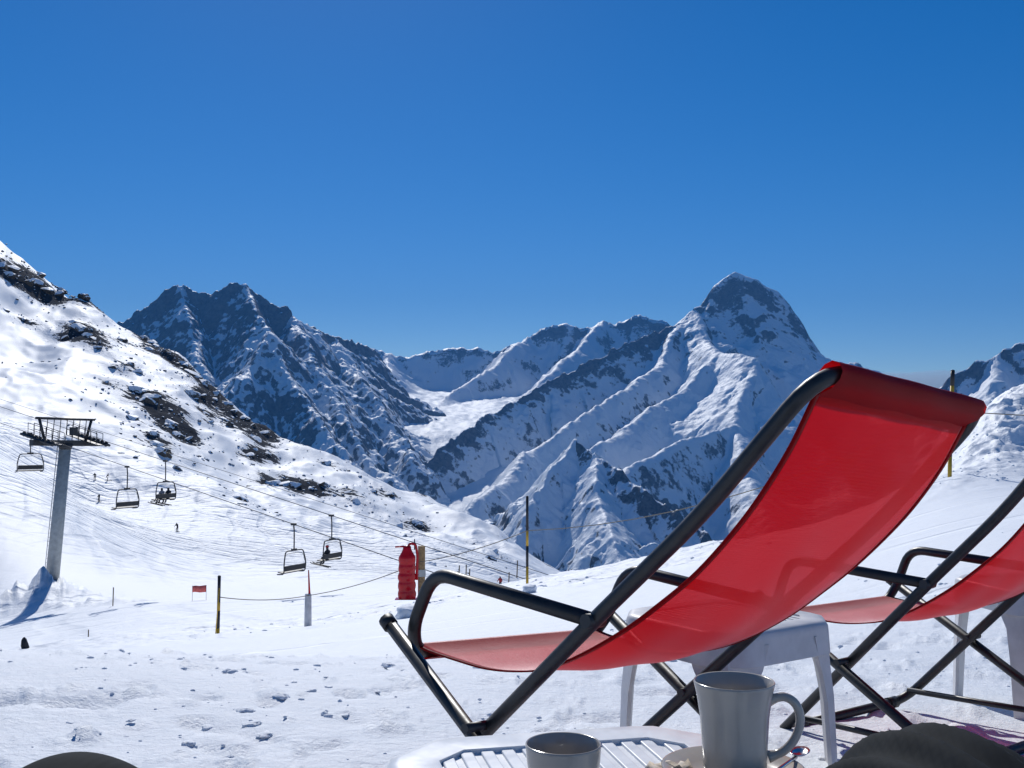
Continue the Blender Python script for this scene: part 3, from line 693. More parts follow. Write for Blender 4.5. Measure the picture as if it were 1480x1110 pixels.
# chairs -------------------------------------------------------------
def lift_chair():
    r = bpy.data.objects.new('lift_chair', None); col.objects.link(r)
    # local: x across the seat, y = facing, origin at the grip on the rope
    MB().box((0, 0, .0), (.16, .42, .16), None, .03).build('grip', M['dark_steel'], r)
    MB().tube([(0, 0, 0), (.04, -.02, -.5), (.0, -.06, -1.25), (0, -.05, -1.62)], .045, 8, .2).build('hanger', M['dark_steel'], r)
    MB().box((0, -.05, -1.66), (.5, .14, .12), None, .03).build('yoke', M['dark_steel'], r)
    MB().tube([(-1.02, .48, -3.24), (-1.05, -.12, -3.20), (-1.08, -.15, -2.5), (-.86, -.08, -1.72), (.86, -.08, -1.72), (1.08, -.15, -2.5), (1.05, -.12, -3.20), (1.02, .48, -3.24)], .042, 8, .22).build('bail_frame', M['dark_steel'], r)
    MB().box((0, .2, -3.12), (2.06, .50, .07), Matrix.Rotation(R(6), 3, 'X'), .025).build('seat', M['black'], r)
    MB().box((0, -.14, -2.84), (2.02, .06, .36), Matrix.Rotation(R(8), 3, 'X'), .025).build('backrest', M['black'], r)
    MB().tube([(-1.0, -.12, -2.5), (-.95, -.05, -2.0), (-.5, .0, -1.9), (.5, 0, -1.9), (.95, -.05, -2.0), (1.0, -.12, -2.5)], .022, 6, .2).build('safety_bar', M['steel'], r)
    return r
yaw = math.atan2(LH.x, -LH.y)                # faces up the line
proto = lift_chair()
def put_chair(P, label, first=False, turn=0.0, group='empty chairs on the lift'):
    o = proto if first else copy_tree(proto); o.location = P; o.rotation_euler = (0, 0, yaw + turn); tag(o, label, 'lift chair', group); return o
def onrope(L, u):                             # parameter of the rope point seen at column u
    t = (u - CU) / F; k = (t * L.y - L.x) / (LD.x - t * LD.y); return L + LD * k
ca = put_chair(onrope(L1, 185), 'empty chairlift chair hanging just downhill of the lift tower', True, .1)
cb = put_chair(onrope(L1, 426), 'empty chairlift chair hanging above the white padded post', False, .1)
cc = put_chair(onrope(L1, 45), 'empty chairlift chair hanging on the uphill side of the lift tower', False, -.2)
cd = put_chair(onrope(L2, 240), 'chairlift chair carrying two riders side by side', False, .12, 'occupied chairs on the lift')
ce = put_chair(onrope(L2, 480), 'chairlift chair carrying a single rider with a red cap', False, .12, 'occupied chairs on the lift')
def seat_person(ch, x, me, label, red_hat=False):
    r = link('person', me); mw = Matrix.Translation(ch.location) @ ch.rotation_euler.to_matrix().to_4x4() @ Matrix.Translation((x, .14, -3.08)); r.matrix_world = mw
    tag(r, label, 'person', 'riders on the chairlift')
    for sx in (-.13, .13): ski_part(r, sx, -.47, .55, .1)
    if red_hat: MB().lathe([(.125, .0), (.13, .05), (.1, .12), (.0, .15)], (0, .045, .84), 12).build('hat', M['cloth_red'], r)
    return r
seat_person(cd, .55, SIT_D, 'dark-clothed rider in the outer seat of the two-rider chair'); seat_person(cd, -.15, SIT_G, 'grey-jacketed rider sitting beside a dark-clothed one on the chair')
seat_person(ce, -.2, SIT_D, 'dark-clothed lone chairlift rider with a red cap', True)

# ------------------------------------------------------------------ skiers on the piste
def skier(u, v, me, yaw_, label, px, poles=True, D=None):
    p = hit(u, v, 60) if D is None else at(u, v, D); p.z = gz1(p.x, p.y); scale = max(.95, min(1.5, px * p.y / F / 1.75)); r = link('person', me); r.location = (p.x, p.y, p.z); r.rotation_euler = (0, 0, yaw_); r.scale = (scale,) * 3
    tag(r, label, 'skier', 'skiers on the piste')
    for sx in (-.14, .14): ski_part(r, sx, .03, .1)
    if poles:
        for sx in (-1, 1): pole_part(r, (.34 * sx, .26, .98), (.42 * sx, .05, .0))
    return r
skier(723, 852, STAND_R, 2.6, 'skier in a red jacket and black trousers by the slalom stakes', 17, D=135)
skier(143, 727, STAND_D, 1.2, 'dark-clothed skier standing upright on the tracked piste', 12)
skier(137, 695, CROUCH, .6, 'dark-clothed skier crouching above the standing one', 11)
skier(155, 696, CROUCH, -1.2, 'dark-clothed skier bent low with a shadow trailing downhill', 11)
skier(256, 769, CROUCH, .9, 'small dark skier bent low below the chair with two riders', 7)

# ------------------------------------------------------------------ poles, posts, rope
def striped_pole(u0, vb, u1, vt, bands, label, r=.04, dmin=6, D=None):
    p = hit(u0, vb, dmin) if D is None else at(u0, vb, D)
    if D is not None: p.z = gz1(p.x, p.y)
    top = at(u1, vt, p.y); base = Vector((p.x, p.y, p.z - .35)); root = empty('striped_pole', p, label, 'pole', 'black and yellow striped poles')
    n = len(bands)
    for i, (a, b, mt) in enumerate(bands):
        A = p.lerp(top, a) if i else base; B = p.lerp(top, b)
        under(MB().tube([A, B], r, 10).build('band', M[mt]), root)
    MBc = MB(); MBc.tube([top, top + Vector((0, 0, .03))], [r * 1.1, r * .6], 10); under(MBc.build('cap', M['black']), root)
    return p, top
pA, tA = striped_pole(315, 917, 317, 833, [(0, .12, 'yellow'), (.12, .42, 'black'), (.42, .56, 'yellow'), (.56, 1, 'black')], 'black and yellow marker pole on the snow edge next to the white padded post', .052, D=33)
pB, tB = striped_pole(762, 846, 762, 718, [(0, .22, 'yellow'), (.22, .45, 'black'), (.45, .62, 'yellow'), (.62, 1, 'black')], 'tall thin black and yellow pole beside a block of snow', .045, D=35)
pC, tC = striped_pole(1372, 694, 1377, 536, [(0, .2, 'yellow'), (.2, .45, 'black'), (.45, .86, 'yellow'), (.86, 1, 'black')], 'black and yellow pole behind the deck chair headrest, in front of the snow bank', .055, D=28)
m = MB(); q = at(311, 917, 32.6); q.z = gz1(q.x, q.y); m.tube([q + Vector((0, 0, -.2)), at(317, 850, 32.6)], .016, 6); tag(m.build('marker_stake', M['yellow']), 'thin yellow stick leaning on the black and yellow pole', 'stake')
# white padded post
p = at(445, 908, 38); p.z = gz1(p.x, p.y); root = empty('padded_post', p, 'white padded post with a thin red stick on top', 'post')
zt = at(445, 858, 38).z; under(MB().tube([p + Vector((0, 0, -.2)), p + Vector((0, 0, .04)), Vector((p.x, p.y, zt - .03)), Vector((p.x, p.y, zt))], [.13, .135, .12, .10], 14).build('padding', M['white_pad']), root)
under(MB().tube([Vector((p.x + .05, p.y, zt - .1)), at(446, 824, 38)], [.045, .02], 8).build('stick', M['red_pad']), root)
pD = Vector((p.x, p.y, zt))
# wooden post and its red mattress
p = at(609, 874, 37); p.z = gz1(p.x, p.y); zt = at(609, 789, 37).z; root = empty('wooden_post', p, 'brown wooden post beside the red safety mattress', 'post')
under(MB().box((p.x, p.y, (p.z - .3 + zt) / 2), (.22, .22, zt - p.z + .3), Matrix.Rotation(.3, 3, 'Z'), .02).build('timber', M['wood']), root)
under(MB().box((p.x, p.y, zt - .95), (.25, .25, .25), Matrix.Rotation(.3, 3, 'Z'), .01).build('band', M['steel']), root)
pE = Vector((p.x, p.y, zt - .6))
p2 = at(588, 866, 36.8); root = empty('safety_mattress', p2, 'red quilted safety mattress hanging on the wooden post', 'mattress')
H_ = at(588, 787, 36.8).z - p2.z; prof = [(.02, 0), (.30, .01)]
for k in range(33):
    z = .02 + k / 32 * (H_ * .80); prof.append((.315 - .02 * (k / 32) + .045 * abs(math.sin(k / 32 * math.pi * 5)) ** .6 - .035, z))
prof += [(.20, H_ * .86), (.15, H_ * .92), (.14, H_ * .97), (.02, H_ * .98)]
pd = MB().lathe(prof, (0, 0, 0), 28); V_ = np.array(pd.v); n_ = fbm(V_[:, 0] * 4 + V_[:, 1] * 3, V_[:, 2] * 3.5, 2, 71) * .035
pd.v = [(x * (1 + k * 2), y * (.8 + k), z) for (x, y, z), k in zip(pd.v, n_)]
pd.build('pad', M['red_pad'], root)
MB().tube([(.02, 0, H_ * .95), (.10, .0, H_ * 1.02), (.30, .05, H_ * 1.0), (.36, .05, H_ * .8), (.34, .03, H_ * .35)], .045, 8, .08).build('strap', M['red_pad'], root)
MB().tube([(-.42, .0, H_ * .955), (-.1, 0, H_ * .965)], .03, 8).build('strap', M['red_pad'], root)
MB().box((0, 0, .015), (.80, .45, .02)).build('hem', M['red_pad'], root)
MB().tube([(.26, .04, H_ * .9), (.26, .04, H_ * 1.1)], .02, 6).build('hook', M['dark_steel'], root)
# rope along the edge of the terrace
def sag(a, b, s_, n=10): return [a.lerp(b, k / n) - Vector((0, 0, s_ * 4 * (k / n) * (1 - k / n))) for k in range(n)]
rp = [at(317, 863, 33), pD + Vector((.0, -.15, -.05)), pE + Vector((-.05, -.16, .05)), at(762, 767, 34.9), at(1375, 594, 27.9), at(1800, 604, 30)]
pts = []
for a, b, s_ in zip(rp[:-1], rp[1:], (.12, .15, .12, .7, .1)): pts += sag(a, b, s_)
pts.append(rp[-1]); tag(MB().tube(pts, .014, 6).build('boundary_rope', M['rope']), 'thin rope strung between the posts and striped poles', 'rope')
stk = [(163, 849, 876, 60, 'beside the pink banner'), (127, 910, 938, 40, 'in front of the tower snow heap'), (184, 778, 801, 140, 'under the empty chair by the tower'),
       (663, 817, 845, 120, 0), (673, 816, 845, 120, 0), (735, 827, 846, 120, 0), (747, 810, 836, 130, 0), (678, 822, 846, 100, 0)]
for u, vt, vb, dm, w in stk:
    p = hit(u, vb, dm); t_ = at(u + 1, vt, p.y); o = tag(MB().tube([p - Vector((0, 0, .3)), t_], .022 * p.y / 40, 6).build('marker_stake', M['stake']), None, 'stake')
    if w: tag(o, 'thin brown stake standing alone in the snow ' + w)
    else: tag(o, 'thin brown bamboo stake planted in the snow near the red-jacketed skier', None, 'slalom stakes near the skier')
# small banner and bundle on the snow
p = hit(288, 868, 40); a = at(278, 856, p.y); b = at(298, 856, p.y); c = at(298, 846, p.y); d = at(278, 847, p.y)
root = empty('banner', p, 'small pinkish red banner held above the piste snow', 'banner')
m = MB(); n = 8; vs_ = []
for i in range(n + 1):
    t = i / n; off = Vector((0, .05 * math.sin(t * 7), .015 * math.sin(t * 9)))
    vs_ += [a.lerp(b, t) + off, d.lerp(c, t) + off, a.lerp(b, t) + off + Vector((0, .012, 0)), d.lerp(c, t) + off + Vector((0, .012, 0))]
fs = []
for i in range(n):
    k = 4 * i; fs += [(k, k + 4, k + 5, k + 1), (k + 2, k + 3, k + 7, k + 6), (k + 1, k + 5, k + 7, k + 3), (k, k + 2, k + 6, k + 4)]
fs += [(0, 1, 3, 2), (4 * n, 4 * n + 2, 4 * n + 3, 4 * n + 1)]
m.add(vs_, fs, True); under(m.build('cloth', M['banner']), root)
for q0, q1 in ((a, d), (b, c)): under(MB().tube([Vector((q0.x, q0.y + .02, gz1(q0.x, q0.y) - .2)), q1 + Vector((0, .02, .03))], .014, 6).build('stick', M['stake']), root)
p = hit(36, 938, 20); me = rock_mesh(901, 3); me.materials.clear(); me.materials.append(M['cloth_dark']); o = link('bundle', me); r_ = 8 * p.y / F
o.location = (p.x, p.y, p.z + r_ * .7); o.scale = (r_ * .9, r_ * .8, r_ * 1.25); tag(o, 'small black bundle lying on the snow in front of the lift tower heap', 'bundle')

# ------------------------------------------------------------------ loose snow
def clod_mesh(seed, sub=3):
    bm = bmesh.new(); bmesh.ops.create_icosphere(bm, subdivisions=sub, radius=1.0); P = np.array([v.co[:] for v in bm.verts])
    rng = np.random.default_rng(seed); cuts = [(Vector(rng.normal(size=3)).normalized(), rng.uniform(.5, .85)) for _ in range(5)]
    nz = fbm(P[:, 0] * 1.6 + seed, P[:, 1] * 1.6 + P[:, 2], 4, seed) * .7 + fbm(P[:, 2] * 4 + seed, P[:, 0] * 4 - P[:, 1] * 3, 3, seed + 3) * .42
    for v, k in zip(bm.verts, nz):
        c = v.co * (1 + float(k))
        for nn, d in cuts:
            e = c.dot(nn) - d
            if e > 0: c -= nn * e * .8
        v.co = c
    me = bpy.data.meshes.new('snow_clod'); bm.to_mesh(me); bm.free(); me.materials.append(M['snow'])
    me.polygons.foreach_set('use_smooth', [True] * len(me.polygons)); return me
CL = [clod_mesh(700 + i) for i in range(6)]
for i, (u, v, px) in enumerate([(102, 1045, 14), (189, 1046, 16), (301, 1052, 30), (363, 1049, 32), (382, 1066, 28), (407, 1009, 34), (446, 1000, 24), (424, 987, 12), (475, 994, 16), (272, 1077, 26), (356, 1029, 30),
                                (333, 1094, 14), (499, 1036, 18), (144, 1059, 9), (182, 1066, 10), (471, 979, 8), (560, 966, 22), (690, 966, 16), (545, 1000, 14)]):
    p = hit(u, v); r_ = px * p.y / F * .38; o = link('snow_clod', CL[i % 6]); o.location = (p.x, p.y, p.z + r_ * .04); o.scale = (r_ * 1.15, r_ * 1.1, r_ * random.uniform(.32, .48)); o.rotation_euler = (0, 0, random.uniform(0, 6))
    tag(o, ('big' if px > 20 else 'small') + ' lump of hard snow lying on the trodden snow in front of the deck chair', 'snow clod', 'lumps of snow on the ground')
for u, v, px, lab, dm in ((590, 893, 34, 'rounded snow block behind the front of the deck chair armrest', 6), (766, 856, 20, 'snow block at the foot of the tall thin pole', 20)):
    p = hit(u, v, dm); r_ = px * p.y / F * .5; o = link('snow_block', CL[3]); o.location = (p.x, p.y, p.z + r_ * .35); o.scale = (r_ * 1.15, r_, r_ * .8); tag(o, lab, 'snow block')
cr = MB(); cm = [clod_mesh(800 + i, 1) for i in range(4)]; CV_ = [np.array([v.co[:] for v in m_.vertices]) for m_ in cm]; CF_ = [[tuple(q.vertices) for q in m_.polygons] for m_ in cm]
rs = np.random.default_rng(12); pts = []
while len(pts) < 420:
    y = 2.2 * math.exp(rs.uniform(0, 1.75)); x = y * rs.uniform(-.52, .52)
    if fbm(np.array([x * .6]), np.array([y * .6]), 3, 333)[0] > -.05 + rs.normal() * .12: pts.append((x, y, min(.03, .0036 * y ** .5 * math.exp(rs.normal() * .6))))
bk = []
while len(bk) < 700:                              # broken snow on the bulldozed bank and the terrace edge
    if rs.uniform() < .6: a_ = .47 + rs.normal() * .07; r_ = 36 + rs.normal() * 4
    else: a_ = rs.uniform(-.3, .35); r_ = rs.uniform(28, 45)
    bk.append((r_ * math.sin(a_), r_ * math.cos(a_), min(.09, .032 * math.exp(rs.normal() * .6))))
pts += bk
for (x, y, r_), z in zip(pts, gz([q[0] for q in pts], [q[1] for q in pts])):
    k = rs.integers(4); a_ = rs.uniform(0, 6.28); ca_, sa_ = math.cos(a_), math.sin(a_); V = CV_[k] * [r_ * 1.2, r_, r_ * .7]
    cr.add(np.stack([V[:, 0] * ca_ - V[:, 1] * sa_ + x, V[:, 0] * sa_ + V[:, 1] * ca_ + y, V[:, 2] + z], 1), CF_[k], True)
tag(cr.build('snow_crumbs', M['snow']), 'small crumbs of snow scattered over the ground', 'snow', kind='stuff')

# ------------------------------------------------------------------ deck chairs (shape solved from both chairs in the photograph)
CW = .5885
T_, J_, X_, BT, AC, FR, FA, FB = (.898, .790), (.503, .400), (.274, .194), (.020, .340), (.104, .444), (.035, .284), (.058, -.012), (.565, -.015)
SL = [(.036, .300), (.075, .292), (.15, .286), (.224, .283), (.295, .289), (.366, .303), (.449, .338), (.539, .390), (.610, .442), (.669, .490), (.728, .548), (.781, .608), (.831, .678), (.865, .740), (.881, .772)]
def deck_chair():
    r = bpy.data.objects.new('deck_chair', None); col.objects.link(r)
    P = lambda q, w: (q[0], w, q[1])
    rt = .0130
    # back frame: one long bent tube, foot - foot, over the top, and the ground rail
    MB().tube([P(FA, 0), P(J_, 0), P((.70, .575), 0), P(T_, 0), P(T_, CW), P((.70, .575), CW), P(J_, CW), P(FA, CW), P(FA, 0)], rt, 12, .075).build('back_frame', M['tube'], r)
    MB().tube([P(BT, -.030), P(FB, -.030), P(FB, CW + .030), P(BT, CW + .030)], rt, 12, .06).build('leg_frame', M['tube'], r)
    MB().tube([P(J_, 0), P(AC, 0), P((.055, .335), 0), P(FR, .03), P(FR, CW - .03), P((.055, .335), CW), P(AC, CW), P(J_, CW)], rt, 12, .05).build('armrest_frame', M['tube'], r)
    for w, s_ in ((0, -1), (CW, 1)):
        MB().tube([P((.085, .022), w - s_ * .022), P((.545, .012), w - s_ * .006)], .0085, 8).build('side_rail', M['tube'], r)
        MB().tube([P(X_, w - s_ * .018), P(X_, w + s_ * .058)], .009, 8).build('pivot_bolt', M['dark_steel'], r)
        MB().tube([P(J_, w - s_ * .02), P(J_, w + s_ * .022)], .012, 8).build('pivot_bolt', M['dark_steel'], r)
        MB().tube([P((BT[0] - .012, BT[1] + .007), w + s_ * .03), P((BT[0] + .006, BT[1] - .005), w + s_ * .03)], .0152, 10).build('end_cap', M['black'], r)
        for q in (FA, FB):
            MB().tube([P((q[0], q[1]), w - s_ * .05 + (s_ * .03 if q is FB else 0)), P((q[0], q[1]), w - s_ * .09 + (s_ * .03 if q is FB else 0))], .0175, 10).build('foot_sleeve', M['black'], r)
    # the sling
    ts = np.linspace(0, len(SL) - 1, 64); S_ = np.array(SL); n = len(SL)
    def cr_(t):
        i = min(int(t), n - 2); f = t - i; p0, p1, p2, p3 = S_[max(i - 1, 0)], S_[i], S_[i + 1], S_[min(i + 2, n - 1)]
        return .5 * ((2 * p1) + (-p0 + p2) * f + (2 * p0 - 5 * p1 + 4 * p2 - p3) * f * f + (-p0 + 3 * p1 - 3 * p2 + p3) * f ** 3)
    C_ = np.array([cr_(t) for t in ts]); nw = 29; ws = np.linspace(.022, CW - .022, nw)
    m = MB(); vs_ = []
    for i, c in enumerate(C_):
        t = ts[i] / (n - 1); g = math.sin(math.pi * min(1, t * 1.05)) ** 1.3
        for w in ws:
            e = (w - CW / 2) / (CW / 2); inn = .016 * g * e * abs(e) ** 3           # the free edges draw in a little
            dip = .020 * g * (1 - e * e) + .0018 * math.sin(e * 9 + t * 14) * g
            vs_.append((c[0] + dip * .55, w - inn, c[1] - dip * .8))
    fs = [(i * nw + j, i * nw + j + 1, (i + 1) * nw + j + 1, (i + 1) * nw + j) for i in range(63) for j in range(nw - 1)]
    m.add(vs_, fs, True); o = m.build('sling', M['sling'], r)
    md = o.modifiers.new('thick', 'SOLIDIFY'); md.thickness = .0012
    for cols in ((0, 1), (nw - 2, nw - 1)):
        hv_ = []
        for i in range(1, 63):
            A_e, B_e = Vector(vs_[i * nw + cols[0]]), Vector(vs_[i * nw + cols[1]])
            if cols[0] == 0: B_e = A_e.lerp(B_e, .62); A_e = A_e + (A_e - B_e) * .05
            else: A_e = B_e.lerp(A_e, .62); B_e = B_e + (B_e - A_e) * .05
            hv_ += [A_e, B_e]
        o = MB().add(hv_, [(2 * i, 2 * i + 1, 2 * i + 3, 2 * i + 2) for i in range(61)], True).build('side_hem', M['hem'], r)
        md = o.modifiers.new('thick', 'SOLIDIFY'); md.thickness = .0032; md.offset = 0
    # doubled hems: at the head tube, at the seat tube, and a narrow edge on both sides
    m = MB(); du, nu = Vector((.70, .714)), Vector((-.714, .70)); hm = [tuple(Vector(T_) + du * a_ + nu * b_) for a_, b_ in ((-.054, .003), (-.036, .008), (-.018, .0155), (0, .0162), (.0115, .0115), (.0162, 0), (.0115, -.0115), (0, -.0162), (-.018, -.0150), (-.036, -.007), (-.056, -.0025))]
    vs_ = []; hw = np.linspace(.030, CW - .030, 16)
    for c in hm:
        for w in hw: vs_.append((c[0] + .0015 * math.sin(w * 33 + c[1] * 60), w, c[1]))
    nh = len(hw); m.add(vs_, [(i * nh + j, i * nh + j + 1, (i + 1) * nh + j + 1, (i + 1) * nh + j) for i in range(len(hm) - 1) for j in range(nh - 1)], True)
    m.build('head_hem', M['hem'], r)
    m = MB(); hm = [(.10, .287), (.060, .292), (.036, .3005), (.024, .298), (.0185, .285), (.024, .272), (.036, .268), (.060, .276), (.10, .284)]; vs_ = []; hw = np.linspace(.05, CW - .05, 16)
    for c in hm:
        for w in hw: vs_.append((c[0], w, c[1]))
    m.add(vs_, [(i * 16 + j, i * 16 + j + 1, (i + 1) * 16 + j + 1, (i + 1) * 16 + j) for i in range(len(hm) - 1) for j in range(15)], True); m.build('seat_hem', M['hem'], r)
    return r
def pose_matrix(x, y, z, yaw_, pt, rl, s_=1.0):
    Rz = np.array([[math.cos(yaw_), math.sin(yaw_), 0], [-math.sin(yaw_), math.cos(yaw_), 0], [0, 0, 1]])
    Ry = np.array([[math.cos(pt), 0, -math.sin(pt)], [0, 1, 0], [math.sin(pt), 0, math.cos(pt)]]); Rx = np.array([[1, 0, 0], [0, math.cos(rl), -math.sin(rl)], [0, math.sin(rl), math.cos(rl)]])
    Rm = Rz @ Ry @ Rx * s_; m_ = Matrix.Identity(4)
    for i in range(3):
        for j in range(3): m_[i][j] = Rm[i, j]
        m_[i][3] = (x, y, z)[i]
    return m_
d1 = deck_chair(); d1.matrix_world = pose_matrix(-.245, 2.022, -.714, .78, .011, -.081)
tag(d1, 'red mesh deck chair with black tubular frame, standing right behind the cup table', 'deck chair', 'red deck chairs')
d2 = copy_tree(d1); d2.matrix_world = pose_matrix(.698 * 1.02, 2.888 * 1.02, -.801 * 1.02, .905, .058, -.025, 1.02)
tag(d2, 'red mesh deck chair beyond the first one, with a white table on either side', 'deck chair', 'red deck chairs')

# ------------------------------------------------------------------ white plastic tables
def table(cx, cy, yaw_, h, zt, mat, label, slats=True):
    zg = min(gz1(cx + dx, cy + dy) for dx in (-h, h) for dy in (-h, h)) - .01; H = zt - zg
    r = empty('side_table', (cx, cy, zg), label, 'table', 'white plastic side tables', (0, 0, yaw_)); ch = h * .34
    def octo(k, c): return [(-k + c, -k), (k - c, -k), (k, -k + c), (k, k - c), (k - c, k), (-k + c, k), (-k, k - c), (-k, -k + c)]
    def octor(k, c):                               # chamfered square with softened corners
        o_ = octo(k, c); P_ = []
        for i in range(8):
            a, b, e = o_[i - 1], o_[i], o_[(i + 1) % 8]
            for t in (.3, .12): P_.append((b[0] + (a[0] - b[0]) * t * .6, b[1] + (a[1] - b[1]) * t * .6))
            for t in (.12, .3): P_.append((b[0] + (e[0] - b[0]) * t * .6, b[1] + (e[1] - b[1]) * t * .6))
        return P_
    # rim: a ring with a rolled edge and skirt
    inner = h * .70; ring = [(inner, H - .012, 0), (inner, H - .0005, 0), (inner + .004, H, 0), (h - .016, H, 1), (h - .006, H - .003, 1), (h - .001, H - .010, 1), (h, H - .02, 1), (h + .003, H - .075, 1), (h - .002, H - .077, 1), (h - .006, H - .02, 1), (h - .02, H - .012, 1), (inner, H - .012, 0)]
    vs_ = []; n = 32
    for k, z, kind in ring:
        base = octor(k, ch * k / h) if kind else None
        if base is None:
            o_ = octor(h, ch)
            for (x, y) in o_:                       # square opening
                s_ = inner / max(abs(x), abs(y)); vs_.append((x * s_ * k / inner, y * s_ * k / inner, z))
        else:
            vs_ += [(x, y, z) for x, y in base]
    m = MB(); m.add(vs_, [(i * n + j, i * n + (j + 1) % n, (i + 1) * n + (j + 1) % n, (i + 1) * n + j) for i in range(len(ring) - 1) for j in range(n)], False); o = m.build('rim', mat, r)
    o.data.polygons.foreach_set('use_smooth', [True] * len(o.data.polygons)); o.data.set_sharp_from_angle(angle=R(40))
    ns = 12; st = 2 * inner / ns; sm = MB().box((0, 0, 0), (st * .62, 2 * inner + .004, .0055), None, .0015).mesh('slat')
    for k in range(ns):
        s_ = link('slat', sm, mat, r); s_.location = (-inner + st * (k + .5), 0, H - .0060)
    MB().box((0, 0, H - .0090), (2 * inner + .012, 2 * inner + .012, .005)).build('tray', mat, r)
    m = MB()
    for y in (-.33, .33): m.box((0, y * h * 1.3, H - .029), (2 * inner + .01, .014, .014))
    m.build('cross_rib', mat, r)
    for sx in (-1, 1):
        for sy in (-1, 1):                          # tapered angle-section legs below the cut corners
            m = MB(); prof_ = []
            for z, wd, out in ((H - .03, .120, .0), (H - .085, .105, .001), (H - .12, .088, .003), (H * .5, .076, .008), (.0, .062, .013)):
                k = h + out - .004; c = ch
                a = Vector((k - c - wd * .25, k, z)); b = Vector((k - c * .5 + .003, k - c * .5 + .003, z)); e = Vector((k, k - c - wd * .25, z))
                a = b.lerp(a, wd / .092); e = b.lerp(e, wd / .092); q = Vector((-.010, -.010, 0))
                prof_.append([a, b + Vector((.004, .004, 0)), e, e + Vector((-.012, 0, 0)), b + q, a + Vector((0, -.012, 0))])
            V = [Vector((p_.x * sx, p_.y * sy, p_.z)) for row in prof_ for p_ in row]; fs = []
            for i in range(4):
                for j in range(6):
                    f_ = (i * 6 + j, i * 6 + (j + 1) % 6, (i + 1) * 6 + (j + 1) % 6, (i + 1) * 6 + j); fs.append(f_ if sx * sy > 0 else f_[::-1])
            fs.append(tuple(range(24, 30))); m.add(V, fs, False); m.build('leg', mat, r)
    return r
table(.085, 1.100, R(12.5), .208, -.37, M['plastic'], 'white slatted plastic table with the cups on it')
table(.513, 2.52, R(-10.3 + 45), .20, -.445, M['plastic2'], 'white plastic table standing between the two deck chairs')
table(1.70, 3.36, R(10), .215, -.49, M['plastic2'], 'white plastic table beyond the farther deck chair')

# ------------------------------------------------------------------ crockery
ZT = -.3695
mx, my = .2305, 1.09
root = empty('saucer', (mx - .002, my, ZT), 'grey saucer under the tall mug', 'saucer')
MB().lathe([(.0, .004), (.030, .004), (.034, .0), (.038, .004), (.055, .009), (.072, .018), (.0735, .0205), (.071, .021), (.054, .0125), (.036, .0085), (.0, .0085)], (0, 0, 0), 48).build('dish', M['ceramic'], root)
root = empty('mug', (mx, my, ZT + .009), 'tall grey glazed mug with a looped handle', 'mug')
MB().lathe([(.0, .002), (.027, .002), (.029, .0), (.031, .003), (.0325, .012), (.0335, .035), (.0355, .065), (.0385, .085), (.0412, .0965), (.0418, .0985), (.0410, .0998), (.0396, .0988), (.0365, .086), (.0335, .065), (.031, .030), (.026, .010), (.0, .007)], (0, 0, 0), 56).build('body', M['ceramic'], root)
def spl(P_, n):
    P_ = [Vector(q) for q in P_]; o_ = []
    for i in range(len(P_) - 1):
        a, b, c, d = P_[max(i - 1, 0)], P_[i], P_[i + 1], P_[min(i + 2, len(P_) - 1)]
        for k in range(n):
            f = k / n; o_.append(.5 * ((2 * b) + (c - a) * f + (2 * a - 5 * b + 4 * c - d) * f * f + (3 * b - a - 3 * c + d) * f ** 3))
    return o_ + [P_[-1]]
hp = [(.0345, .0, .080), (.050, -.001, .0845), (.062, -.002, .0775), (.0665, -.002, .061), (.061, -.002, .043), (.049, -.001, .029), (.034, 0, .0225)]
ha = R(-6); MB().tube([(x * math.cos(ha) - y * math.sin(ha), x * math.sin(ha) + y * math.cos(ha), z) for x, y, z in spl(hp, 5)], [.0066, .006, .0054] + [.0046] * 25 + [.0054, .006, .0066], 14).build('handle', M['ceramic'], root)
root = empty('cup', (.0505, 1.035, ZT), 'small round grey cup with dregs of coffee', 'cup')
MB().lathe([(.0, .002), (.018, .002), (.020, .0), (.022, .003), (.029, .012), (.0340, .028), (.0362, .045), (.0372, .058), (.0374, .0602), (.0366, .0612), (.0355, .0600), (.0342, .045), (.0318, .028), (.025, .012), (.0, .008)], (0, 0, 0), 56).build('body', M['ceramic'], root)
MB().lathe([(.0, .0245), (.0296, .0245), (.0306, .0252)], (0, 0, 0), 40).build('coffee', M['coffee'], root)
def spoon(loc, rz, label, tilt=0.0):
    r = empty('teaspoon', loc, label, 'spoon', None, (0, tilt, rz))
    MB().tube([(-.065, 0, .003), (-.02, 0, .006), (.02, 0, .004), (.04, 0, .0025)], [.0032, .0022, .0018, .0022], 8).build('handle', M['metal'], r)
    V = []; n = 12
    for k in range(4):
        for j in range(n):
            a = 2 * math.pi * j / n; f = (k + 1) / 4; V.append((.052 + .0155 * f * math.cos(a), .0105 * f * math.sin(a), .0008 + .0045 * f * f))
    V.append((.052, 0, .0008)); fs = [(k * n + j, k * n + (j + 1) % n, (k + 1) * n + (j + 1) % n, (k + 1) * n + j) for k in range(3) for j in range(n)] + [(48, (j + 1) % n, j) for j in range(n)]
    o = MB().add(V, fs, True).build('bowl', M['metal'], r); o.modifiers.new('t', 'SOLIDIFY').thickness = .001
spoon((mx + .046, my - .012, ZT + .019), R(55), 'teaspoon resting on the saucer beside the mug', -.05)
spoon((mx - .085, my - .02, ZT + .001), R(20), 'teaspoon lying on the table left of the saucer')
m = MB(); V = []; nn = 9
for i in range(nn):
    for j in range(5): V.append((.05 * (i / 8 - .5), .018 * (j / 4 - .5), .010 + .010 * float(perlin(np.array([i * .55]), np.array([j * .7]), 4)[0])))
m.add(V, [(i * 5 + j, i * 5 + j + 1, (i + 1) * 5 + j + 1, (i + 1) * 5 + j) for i in range(nn - 1) for j in range(4)], True)
